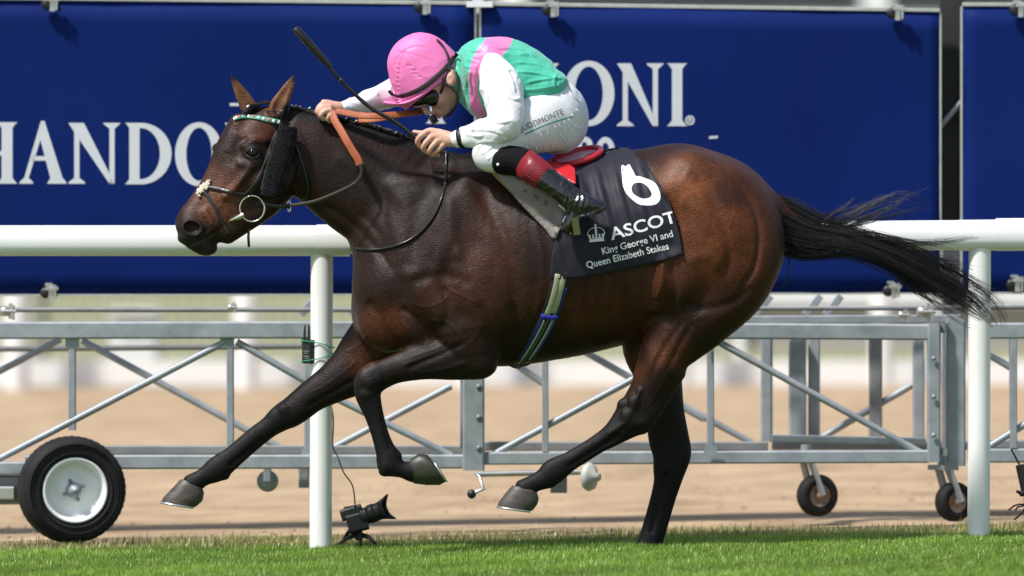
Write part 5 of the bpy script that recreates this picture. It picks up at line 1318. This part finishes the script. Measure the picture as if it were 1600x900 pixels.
for s_ in (-1, 1):
    B.chain([(865,182,.09*s_,42,.085),(830,197,.16*s_,36,.075),(790,217,.21*s_,28,.062),(768,240,.235*s_,21,.052),(790,250,.268*s_,18,.045),(820,256,.30*s_,17,.042),(852,279,.335*s_,15,.038),(893,313,.36*s_,12,.032),(915,322,.365*s_,9,.03)], k=.02)
# near hand, closed round whip and rein
Bh = lambda l, k=.004: B.chain(l, k=k)
B.chain([(710,219,-.190,10,.026),(698,217,-.190,12.5,.024),(686,215,-.187,13.5,.021),(678,214,-.185,12.5,.018)], k=.012)
Bh([(682,208,-.192,4.6,.011),(668,207,-.196,5.0,.0115),(657,213,-.194,4.7,.011),(652.5,222,-.184,4.5,.0105),(657,229,-.172,4.2,.010)])
Bh([(686,213,-.196,4.6,.011),(675,214.5,-.204,5.0,.0115),(665.5,223,-.204,4.6,.011),(661.5,232,-.193,4.4,.0105),(666,237,-.180,4.2,.010)])
Bh([(690,218,-.197,4.5,.011),(683,221.5,-.206,4.8,.011),(674.5,230,-.205,4.4,.0105),(671,238,-.193,4.2,.010),(676,242,-.181,4.0,.0095)])
Bh([(695,223,-.194,4.3,.010),(690.5,229,-.201,4.6,.0105),(684,235,-.199,4.0,.0095),(680.5,240,-.189,3.8,.009),(685,243,-.180,3.6,.0085)])
Bh([(686,207,-.180,5.5,.012),(672,204,-.168,4.8,.012),(660,208,-.158,4.2,.011),(647,206,-.152,3.4,.009)], .006)      # thumb along the whip
for a, b in ((668,206),(675,213.5),(683,220.5),(691,228)): B.ell(a, b, -.207, 3.6, 3.4, .006, k=.006)
# far hand on the crest
B.chain([(530,168,-.03,8.5,.026),(519,168,-.045,9.5,.026),(510,169,-.055,9,.024)], k=.01)
Bh([(516,163,-.06,4.2,.011),(505,162.5,-.07,4.5,.0115),(498,168,-.075,4.2,.011),(495,175,-.066,4,.010)])
Bh([(515,167,-.075,4.2,.011),(504,168,-.085,4.4,.011),(498,174,-.088,4.1,.0105),(499,181,-.078,3.9,.010)])
Bh([(516,172,-.085,4.1,.010),(507,174,-.095,4.2,.0105),(502,180,-.094,3.9,.010),(505,186,-.082,3.7,.0095)])
Bh([(519,177,-.085,3.9,.0095),(514,181,-.092,4.0,.010),(512,187,-.088,3.6,.009),(516,190,-.076,3.4,.0085)])
Bh([(520,162,-.035,4.4,.011),(513,160,-.05,4.4,.011),(505,159,-.06,3.8,.010)], .006)
bme = B.mesh('jockey_body', blur=1); del B
sc = Sculpt(bme); C = np.tile(np.array((.62,.36,.27)), (len(sc.V), 1))
n_ = np.array([noise.noise(Vector(p)*60) for p in sc.V]); C *= (1+.10*n_)[:,None]
def tint(C, u, v, cu, cv, r, col, w_=1): k = (w_*smooth01(1.3-np.hypot(u-cu, v-cv)/r))[:,None]; return C*(1-k)+np.array(col)*k
for cu, cv in ((653,222),(662,233),(672,240),(682,242),(668,206),(675,214),(683,221),(692,229),(708,128)): C = tint(C, sc.u, sc.v, cu, cv, 4.5, (.60,.24,.17), .8)
C = tint(C, sc.u, sc.v, 682, 180, 6, (.42,.15,.12), .8); C = tint(C, sc.u, sc.v, 694, 165, 14, (.44,.26,.20), .6)
C = tint(C, sc.u, sc.v, 690, 148, 22, (.52,.29,.21), .8)
hairm = smooth01(1.3-np.hypot((sc.u-716)/11, (sc.v-108)/16))[:,None]; C = C*(1-hairm)+np.array((.05,.03,.02))*hairm
set_col(bme, C); link('body', bme, M_skin, jock)
# ---- silks: body of the shirt
T = Field(680, 905, 40, 205, -.27, .27, .0040)
T.chain([(731,123,0,50,.11),(740,122,0,59,.155),(755,122,0,63,.185),(785,121,0,63,.20),(815,126,0,56,.20),(842,131,0,46,.18),(862,132,0,34,.165),(874,128,0,25,.15),(881,124,0,16,.13)], k=.03, cap=.3)
T.ell(848,140,-.09,30,26,.09, k=.04, rot=-25); T.ell(848,140,.09,30,26,.09, k=.04, rot=-25); T.ell(760,100,-.14,34,36,.07, k=.05); T.ell(750,100,.14,34,36,.07, k=.05)
T.chain([(706,126,0,33,.078),(716,123,0,39,.082),(728,122,0,44,.088),(740,122,0,50,.11)], k=.02, cap=.15); T.ell(828,150,-.08,24,24,.10, k=.04, rot=-20); T.ell(828,150,.08,24,24,.10, k=.04, rot=-20)
tm = T.mesh('shirt', blur=1); del T; sc = Sculpt(tm)
sc.noise(.005, 7, 3, True); sc.noise(.0016, 22, 8)
for p in ([(800,98),(835,100),(868,112)], [(806,112),(840,115),(876,124)], [(820,130),(850,124),(880,122)], [(812,142),(840,140),(874,134)], [(822,158),(845,156),(868,144)], [(808,85),(835,88),(858,98)],
          [(795,75),(815,78),(840,90)], [(716,80),(728,92),(745,98)], [(712,95),(724,104),(738,106)], [(720,72),(736,80),(752,78)],
          [(738,100),(734,125),(738,150)], [(746,95),(742,120),(748,150)], [(728,120),(730,150),(742,175)], [(718,150),(730,168),(744,180)], [(760,70),(780,76),(800,74)], [(870,112),(866,128),(868,142)], [(818,150),(832,166),(850,160)]):
    sc.fold(p, 2.6, .0036)
sc.apply()
TG, TP = np.array((.070,.50,.34)), np.array((.80,.205,.46))
path = cr([(783,50,20),(778,66,19),(764,82,16),(749,94,11),(742,112,8),(739.5,135,6.5),(742,158,7.5),(750,180,9),(756,196,9)], 6)
m_ = np.zeros(len(sc.V))
for (a, b, wa), (c, d, wb) in zip(path[:-1], path[1:]):
    dx, dy = c-a, d-b; t = np.clip(((sc.u-a)*dx+(sc.v-b)*dy)/(dx*dx+dy*dy), 0, 1); m_ = np.maximum(m_, (np.hypot(sc.u-a-t*dx, sc.v-b-t*dy) < wa+(wb-wa)*t)*1.0)
C = TG*(1-m_[:,None])+TP*m_[:,None]
set_col(tm, C); shirt = link('shirt', tm, M_silk_g, jock)
# ---- sleeves
def sleeve(pts, lines, box, ys, sd):
    T = Field(*box, *ys, .0038); T.chain(pts, k=.02); me = T.mesh('sleeve', blur=1); sc = Sculpt(me)
    sc.noise(.007, 8, sd, True); sc.noise(.0018, 20, sd+4)
    for p in lines: sc.fold(p, 2.6, .0042)
    sc.apply(); return link('sleeve', me, M_silk_w, jock)
slv = sleeve([(772,108,-.185,24,.07),(779,126,-.215,31,.07),(786,150,-.245,32,.066),(790,178,-.275,29,.06),(789,199,-.29,24,.056),(768,206,-.268,24,.050),(745,211,-.235,21,.045),(728,214,-.212,16,.037),(718,216,-.203,14,.033)],
   [[(790,150),(803,156),(816,152)], [(756,182),(772,192),(796,190)], [(792,108),(802,112),(810,122)], [(735,204),(765,204),(795,214)], [(742,224),(765,221),(785,226)], [(728,208),(742,213),(756,212)], [(760,120),(764,145),(758,170)], [(788,100),(800,125),(806,145)], [(778,178),(792,194),(802,214)], [(768,196),(784,208),(792,224)], [(752,192),(742,200),(734,208)]],
   (695, 835, 65, 245), (-.40, -.08), 2)
sleeve([(712,108,.19,26,.07),(680,112,.17,27,.065),(648,126,.145,26,.06),(612,146,.10,22,.054),(582,157,.055,19,.048),(556,164,.01,13,.038),(535,168,-.02,10.5,.033)],
   [[(560,152),(575,162),(580,178)], [(585,142),(595,158),(600,172)], [(610,130),(612,150),(622,165)], [(545,165),(560,172),(590,174)]], (515, 745, 75, 195), (-.09, .30), 7)
SLB = bvh_of(slv)
# ---- breeches
T = Field(728, 935, 105, 280, -.36, .36, .0040)
T.ell(866,180,0,53,62,.165, k=.05, rot=-18)
for s_ in (-1, 1): T.chain([(866,184,.09*s_,55,.095),(835,195,.16*s_,46,.090),(800,212,.21*s_,36,.078),(772,232,.238*s_,29,.066),(766,242,.245*s_,27,.062),(780,248,.262*s_,21,.054)], k=.03)
pm = T.mesh('breeches', blur=1); del T; sc = Sculpt(pm); sc.noise(.002, 9, 6)
for p in ([(845,207),(848,220),(852,234)], [(856,204),(859,218),(863,231)], [(867,196),(872,206),(877,217)], [(873,193),(881,208),(889,222)], [(881,189),(889,200),(896,212)], [(888,186),(896,196),(903,207)], [(893,178),(902,188),(908,200)], [(900,170),(909,180),(914,192)],
          [(832,212),(835,225),(839,237)], [(820,216),(822,228),(826,238)], [(885,135),(893,148),(906,158)], [(880,122),(892,134),(904,146)], [(775,222),(762,236),(750,240)], [(785,226),(772,242),(760,250)], [(765,216),(752,226),(744,240)], [(795,222),(790,232),(784,242)], [(870,202),(880,215),(886,228)], [(898,196),(906,200),(914,196)]):
    sc.line(p, 1.5, .0045); sc.line([(a+2.6, b-1) for a, b in p], 1.7, -.003)
sc.apply(); br = link('breeches', pm, M_breech, jock); BB = bvh_of(br)
M_ptxt = mat('grey_print', (.06,.06,.07), .6); M_gline = mat('green_line', (.01,.20,.12), .6)
lay('thigh_lettering', text_polys('JUDDMONTE', bold=-.002), line_map(815, 205.5, 22.5, 9.4, sx=.945), BB, M_ptxt, jock, off=.0035, step=3)
P, N2 = [], []
for k in range(16):
    t = k/15; p, nn = drape(820+79*t, 209-29*t-2.5*math.sin(t*3.14)+1, BB, .0035); P.append(p); N2.append(nn)
mb = MB(); mb.strap(P, N2, .0042, .001); mb.done('thigh_line', M_gline, jock, smooth=True)
SB = bvh_of(shirt)
lay('collar_lettering', text_polys('JUDDMONTE', bold=.004), line_map(725, 158, 87, 4.6, sx=1.15), SB, mat('collar_print', (.62,.70,.68), .6), jock, off=.004, step=3)
# ---- boots
def loft(name, pts, m, parent, n=28, cap=True):
    V = []; P = [(W(p[0], p[1], p[2]), p[3]*PX, p[4]) for p in pts]
    for i, (c, a, b) in enumerate(P):
        t = (P[min(i+1, len(P)-1)][0]-P[max(i-1, 0)][0]).normalized(); nn = Vector((-t.z, 0, t.x)).normalized(); mm = t.cross(nn)
        V += [c+nn*a*math.cos(2*math.pi*k/n)+mm*b*math.sin(2*math.pi*k/n) for k in range(n)]
    f = [(i*n+k, i*n+(k+1)%n, (i+1)*n+(k+1)%n, (i+1)*n+k) for i in range(len(P)-1) for k in range(n)]
    if cap: f += [tuple(range(n))[::-1], tuple(range((len(P)-1)*n, len(P)*n))]
    mb = MB(); mb.add(V, f); return mb.done(name, m, parent, smooth=True)
M_knee = mat('black_knit', (.006,.006,.0065), .9, spec=.15, bump=.3, bump_scale=120)
M_bred = mat('red_boot_top', (.20,.009,.017), .42, coat=.05, bump=.5, bump_scale=30, bump_dist=.003, stretch=(1,1,3))
for s_ in (-1, 1):
    loft('knee_band', [(776,251,.260*s_,18,.05),(781,251,.265*s_,21.5,.060),(795,250,.278*s_,23,.062),(809,252,.291*s_,23,.060),(820,256,.301*s_,23,.058)], M_knee, jock)
    loft('boot_top', [(818,255,.299*s_,22.5,.0585),(820,256,.300*s_,23.5,.060),(834,265,.316*s_,22.5,.057),(848,276,.332*s_,21.5,.054),(852,280,.336*s_,20,.050)], M_bred, jock)
    T = Field(830, 965, 258, 375, *((-.44,-.28) if s_ < 0 else (.28,.44)), .0032)
    T.chain([(846,275,.332*s_,20,.050),(868,290,.350*s_,19,.045),(892,309,.362*s_,19,.041),(908,318,.366*s_,17,.038)], k=.01)
    T.chain([(900,318,.366*s_,16,.038),(922,321,.368*s_,13,.035),(938,323,.368*s_,9,.028)], k=.02)
    T.chain([(905,322,.366*s_,14,.036),(896,340,.362*s_,12,.036),(886,356,.358*s_,9,.034)], k=.02)
    T.chain([(944,325,.368*s_,4,.027),(925,334,.368*s_,4,.032),(905,340,.368*s_,4,.034),(896,352,.36*s_,4,.034)], k=.006)
    me = T.mesh('boot', blur=1); sc = Sculpt(me); sc.noise(.003, 26, 3, True)
    for p in ([(895,295),(905,305),(898,325)], [(903,297),(912,308),(906,330)], [(885,305),(893,315),(888,335)], [(912,302),(920,312),(915,332)], [(878,296),(886,306),(880,325)], [(925,310),(932,316),(940,320)]): sc.fold(p, 1.8, .004)
    sc.apply(); bo = link('boot', me, M_boot, jock)
    if s_ < 0:
        mb = MB()
        p, nn = drape(778, 257, bvh_of(bpy.data.objects['knee_band']), .003); mb.ball(p, (.006,.002,.006), 8); mb.done('knee_badge', M_print, jock, smooth=True)
for k in range(7):   # pleats pressed into the red boot top
    o = k*4.2-12; mb = MB(); RB = bvh_of([o_ for o_ in jock.children if o_.name.startswith('boot_top')][0]) if k == 0 else RB
    P, N2 = [], []
    for j in range(6):
        t = j/5; cu, cv = 826+22*t, 261+15*t; p, nn = drape(cu+o*.55, cv-o*.85, RB, .001, -.36); P.append(p); N2.append(nn)
    if all(p.y < -.3 for p in P): mb.tube(P, .0012, 6); mb.done('boot_pleat', M_bred, jock, smooth=True)
# ---- helmet with silk cap
T = Field(590, 735, 40, 185, -.13, .13, .0030)
T.chain([(655,99,-.01,51,.090),(663,112,-.01,56,.094),(672,126,-.01,57.5,.096),(690,154,-.01,58,.096)], k=.02, cap=1.28)
T.cut(W(641,167,0), (.656, 0, -.755)); T.cut(W(630,153,0)+Vector((0,0,0)), (.656, 0, -.755)) if 0 else None
T.chain([(601,160,-.01,3,.030),(612,162,-.01,3.6,.065),(632,162,-.01,3.4,.088),(655,152,-.01,2.6,.098),(690,128,-.01,2,.097)], k=.012, cap=.8)
me = T.mesh('cap', blur=1); del T; sc = Sculpt(me); sc.noise(.0016, 16, 9, True)
for p in ([(628,79),(645,70),(668,72)], [(628,79),(622,100),(620,130)], [(628,79),(640,95),(650,112)], [(628,79),(617,90),(612,105)], [(628,79),(655,85),(690,100)]): sc.line(p, 2.0, .0014); sc.line([(a+3,b+2) for a, b in p], 2.4, -.0012)
for i in range(7): sc.line([(617+i*.3,100+i*7),(621,101+i*7),(625,102+i*7)], 1.4, -.0016)
for a, b in ((640,103),(646,110),(650,116),(655,120)): sc.line([(a-5,b-1),(a,b),(a+5,b)], 1.6, -.0022)
sc.line([(622,76),(628,79),(634,76)], 2.0, .003)
sc.apply(); cap = link('cap', me, M_capp, jock); KB = bvh_of(cap)
def around(name, pts, w_, t_, m, off=.006):
    P, N2 = [], []
    for p in cr(pts, 5): q, nn = drape(p[0], p[1], KB, off, -.09); P.append(q); N2.append(nn)
    P[0] = Vector((P[0].x, min(P[0].y, P[1].y+.02), P[0].z))
    for _ in range(3): P = [P[0]]+[(P[i-1]+P[i]*2+P[i+1])/4 for i in range(1, len(P)-1)]+[P[-1]]
    P = [p-(p-CAMP).normalized()*.002+(p-W(660,104,-.01)).normalized()*.002 for p in P]
    for i in range(len(N2)): ax_ = Vector((.60,0,-.80)); d_ = P[i]-W(660,104,-.01); N2[i] = (d_-ax_*d_.dot(ax_)).normalized()
    mb = MB(); mb.strap(P, N2, w_, t_); mb.done(name, m, cap, smooth=True)
    mb = MB(); Q = [Vector((p.x, -.02-p.y, p.z)) for p in P]; mb.strap(Q, [Vector((n_.x, -n_.y, n_.z)) for n_ in N2], w_, t_); mb.done(name, m, cap, smooth=True)
around('elastic_band', [(608,141),(614,148),(628,150),(646,144),(662,135),(680,121),(695,107),(706,94),(713,84)], .019, .005, M_bandk)
around('elastic_band', [(682,62),(691,71),(698,84),(701,98),(700,110)], .008, .005, M_bandk)
# ---- goggles, harness, chin cup
T = Field(620, 705, 120, 180, -.11, .09, .0030)
T.ell(660,155,-.01,32,12,.064, k=.01, rot=-14); T.ell(676,151,-.058,17,15,.028, k=.015, rot=-25); T.ell(650,157,-.045,14,9,.026, k=.015)
T.ell(676,150,.035,16,13,.026, k=.015, rot=-25)
link('goggles', T.mesh('goggles', blur=1), M_gog, jock); del T
mb = MB()
for s_ in (-1, 1):
    mb.strap([W(u, v, -.01+y*s_) for u, v, y in ((688,146,.070),(694,132,.083),(700,118,.088),(706,104,.084))], (0,s_,0), .010, .004)
    mb.strap([W(p[0], p[1], -.01+p[2]*s_) for p in cr([(692,128,.088),(700,133,.089),(709,140,.086),(715,150,.080),(713,162,.066),(706,174,.045),(699,182,.020),(697,184,.0)], 5)], (0,s_,0), .012, .005)
    mb.strap([W(p[0], p[1], -.01+p[2]*s_) for p in cr([(712,112,.082),(716,124,.086),(716,138,.084),(714,150,.080)], 5)], (0,s_,0), .009, .005)
mb.done('chin_harness', M_bandk, jock, smooth=True)
mb = MB(); mb.beam(W(674,181,-.03), W(681,192,-.035), .03, .024); mb.ball(W(679,187,-.045), (.010,.010,.012), 10); mb.done('mouthpiece', M_gog, jock)
# ---- cuffs and wristband
loft('cuff', [(722,216,-.206,14.8,.036),(716,217,-.200,14.5,.035),(711,218,-.196,13,.032),(709,218.5,-.194,11,.028)], M_silk_w, jock)
M_wb = mat('black_silicone', (.008,.008,.009), .5)
wb = loft('wristband', [(727,214.5,-.211,16,.039),(725,215,-.209,16.6,.041),(720,216,-.204,16.2,.040),(717.5,216.5,-.202,15.2,.037)], M_wb, jock)
WB_ = bvh_of(wb); P, N2 = [], []
for v in np.linspace(206, 216, 6): p, nn = drape(723-(216-v)*.12, v, WB_, .002); P.append(p); N2.append(nn)
mb = MB(); mb.strap(P, N2, .006, .0012)
P, N2 = [], []
for u in np.linspace(718.5, 724, 5): p, nn = drape(u, 206, WB_, .002); P.append(p); N2.append(nn)
mb.strap(P, N2, .005, .0012); mb.done('wristband_mark', M_print, wb, smooth=True)
# ---- whip
whip = thing('whip', 'black padded racing whip pointing up and back from the jockey near hand', 'whip', W(668, 232, -.17))
mb = MB(); d0, d1 = W(461,44,-.26), W(516,105,-.235); 
P = [d0.lerp(d1, t) for t in (0, .04, .3, .6, .9, 1)]; mb.tube(P, [.010,.0155,.0155,.0145,.012,.008], 12)
o = mb.done('padded_end', M_leather, whip, smooth=True)
mb = MB(); P = [W(p[0], p[1], p[2]) for p in cr([(512,101,-.237),(534,127,-.228),(576,166,-.208),(620,192,-.188),(652,217,-.176),(670,233,-.166)], 6)]; mb.tube(P, [.0068+.0018*(i/len(P)) for i in range(len(P))], 10); mb.done('shaft', M_leather, whip, smooth=True)
mb = MB()
for i in range(34):
    t = i/33; k = t*(len(P)-1)*.62+(len(P)-1)*.36; a = int(k); a = min(a, len(P)-2); c = P[a].lerp(P[a+1], k-a); dd = (P[a+1]-P[a]).normalized()
    mb.lathe(c, dd, [(-.0022,.0072),(0,.0100),(.0022,.0072)], 10)
mb.done('grip_binding', M_leather, whip, smooth=True)
mb = MB(); mb.lathe(W(533,126,-.229), (W(576,166,-.208)-W(534,127,-.228)), [(-.008,.006),(-.007,.0095),(.007,.0095),(.008,.006)], 12); mb.done('collar', M_leather, whip, smooth=True)

# ================================================================== REMOTE CAMERA AND RADIO
rad = thing('radio_receiver', 'small black radio receiver with two antennas strapped to the left rail post by green bands', 'receiver', W(484, 568, RY-.03))
mb = MB(); mb.box(W(473,568,RY-.035), W(494,531,RY+.02)); mb.done('case', M_blackp, rad)
mb = MB(); mb.box(W(472,566,RY-.038), W(485,535,RY-.0352)); mb.done('faceplate', mat('receiver_face', (.03,.03,.032), .35), rad)
mb = MB()
for k, (x0, x1, v) in enumerate(((474,483,548),(475,480,551),(474,483,556),(476,482,559))): mb.box(W(x0, v+1.2, RY-.0386), W(x1, v, RY-.0382))
mb.done('printed_marks', mat('receiver_print', (.3,.3,.3), .6), rad)
for u in (476, 482.5):
    mb = MB(); mb.tube([W(u,533,RY-.01), W(u,520,RY-.01), W(u+.5,508,RY-.01)], [.0055,.0052,.003], 10); mb.done('antenna', M_blackp, rad, smooth=True)
mb = MB(); M_gbnd = mat('green_rubber_band', (.02,.30,.14), .5)
for v0, v1 in ((532,543),(565,552)):
    c = W(503, 0, RY)
    P = [W(471, v0, RY-.04), W(494, v0+(v1-v0)*.3, RY-.046), W(508, v0+(v1-v0)*.6, RY-.047), W(520, v1, RY-.02), W(521.5, v1, RY+.01), W(503, v1, RY+.047), W(478, v0, RY+.03), W(470.5, v0, RY-.01), W(471, v0, RY-.04)]
    mb.tube(cr([tuple(p) for p in P], 4), .0022, 6)
mb.done('rubber_band', M_gbnd, rad, smooth=True)
tag(None or (lambda: (mbx := MB(), mbx.tube([W(p[0], p[1], p[2]) for p in cr([(494,566,RY-.03),(519,640,RY+.05),(520,695,RY+.05),(527,712,RY-.02),(537,738,RY-.03),(550,757,RY-.02),(554,778,RY-.02),(555,797,RY-.01)], 6)], .0028, 8), mbx.done('trigger_cable', M_blackp, smooth=True))[2])(), 'thin black cable hanging beside the left rail post to the small camera', 'cable')
cmr = thing('remote_camera', 'black still camera on a low tripod in the grass beside the left rail post', 'camera', W(560, 848, RY+.02))
CY = RY+.02
mb = MB(); a, b = W(545, 812, CY), W(570, 803, CY); ax = (W(610,794,CY-.03)-W(560,812,CY)).normalized()
mb.beam(W(533,806,CY), W(566,796,CY), .07, .045); mb.beam(W(543,820,CY-.01), W(574,812,CY-.01), .06, .075); mb.tube([W(538,800,CY), W(556,797,CY)], .02, 12)
bo = mb.done('camera_body', M_blackp, cmr); bv = bo.modifiers.new('b', 'BEVEL'); bv.width = .006; bv.segments = 2
mb = MB(); L0 = W(566,808,CY-.01); mb.lathe(L0, ax, [(0,0),(0,.034),(.012,.036),(.014,.033),(.03,.034),(.032,.037),(.055,.037),(.057,.034),(.075,.035),(.085,.038),(.086,.03),(.083,.0)], 28); mb.done('lens', M_blackp, cmr, smooth=False)
mb = MB(); e = L0+ax*.084; up_ = Vector((0,0,1)); up_ = (up_-ax*up_.dot(ax)).normalized(); sd_ = ax.cross(up_)
n = 32; V = []
for k in range(n):
    t = 2*math.pi*k/n; d = up_*math.cos(t)+sd_*math.sin(t); pet = .012+.030*abs(math.cos(t))**3
    V += [e+d*.037, e+d*(.038+pet*.35)+ax*pet]
mb.add(V, [(2*k, 2*((k+1)%n), 2*((k+1)%n)+1, 2*k+1) for k in range(n)]); hd = mb.done('lens_hood', M_blackp, cmr, smooth=True); hs = hd.modifiers.new('s', 'SOLIDIFY'); hs.thickness = .003
mb = MB(); mb.ball(W(561,838,CY), .018, 12); mb.tube([W(561,838,CY), W(561,822,CY)], .014, 10); mb.done('ball_head', M_blackp, cmr, smooth=True)
for u0, v0, u1, v1, y in ((556,836,530,850,-.06),(548,828,536,845,.05),(566,836,586,849,-.05),(562,838,563,851,-.10)):
    mb = MB(); mb.tube([W(u0,v0,CY), W((u0+u1)/2+1,(v0+v1)/2-3,CY+y*.5), W(u1,v1,CY+y)], [.010,.008,.006], 8); mb.done('leg', M_blackp, cmr, smooth=True)
# second device cut by the right edge
cm2 = thing('antenna_device', 'black radio device with a whip antenna on bent supports at the right edge', 'radio', W(1600, 812, RY+.1))
mb = MB(); mb.beam(W(1596,726,RY+.1), W(1606,772,RY+.1), .05, .045); mb.done('case', M_blackp, cm2); mb = MB(); mb.tube([W(1593,726,RY+.1), W(1580,702,RY+.1)], [.004,.0035], 8); mb.done('antenna', M_blackp, cm2, smooth=True)
mb = MB(); mb.ball(W(1597,771,RY+.08), .013, 10); mb.tube([W(1597,771,RY+.08), W(1589,768,RY+.06)], .006, 8); mb.done('knob', M_blackp, cm2, smooth=True)
for pts in ([(1601,788),(1592,788),(1585,790),(1576,797)], [(1601,790),(1590,792),(1586,798)], [(1603,790),(1598,800),(1590,808),(1584,812)]):
    mb = MB(); mb.tube([W(a, b, RY+.1) for a, b in pts], .0035, 8); mb.done('support_arm', mat('dark_bronze', (.03,.02,.014), .5), cm2, smooth=True)
mb = MB(); mb.tube([W(1604,770,RY+.1), W(1606,835,RY+.1)], .012, 10); mb.done('stake', M_blackp, cm2, smooth=True)
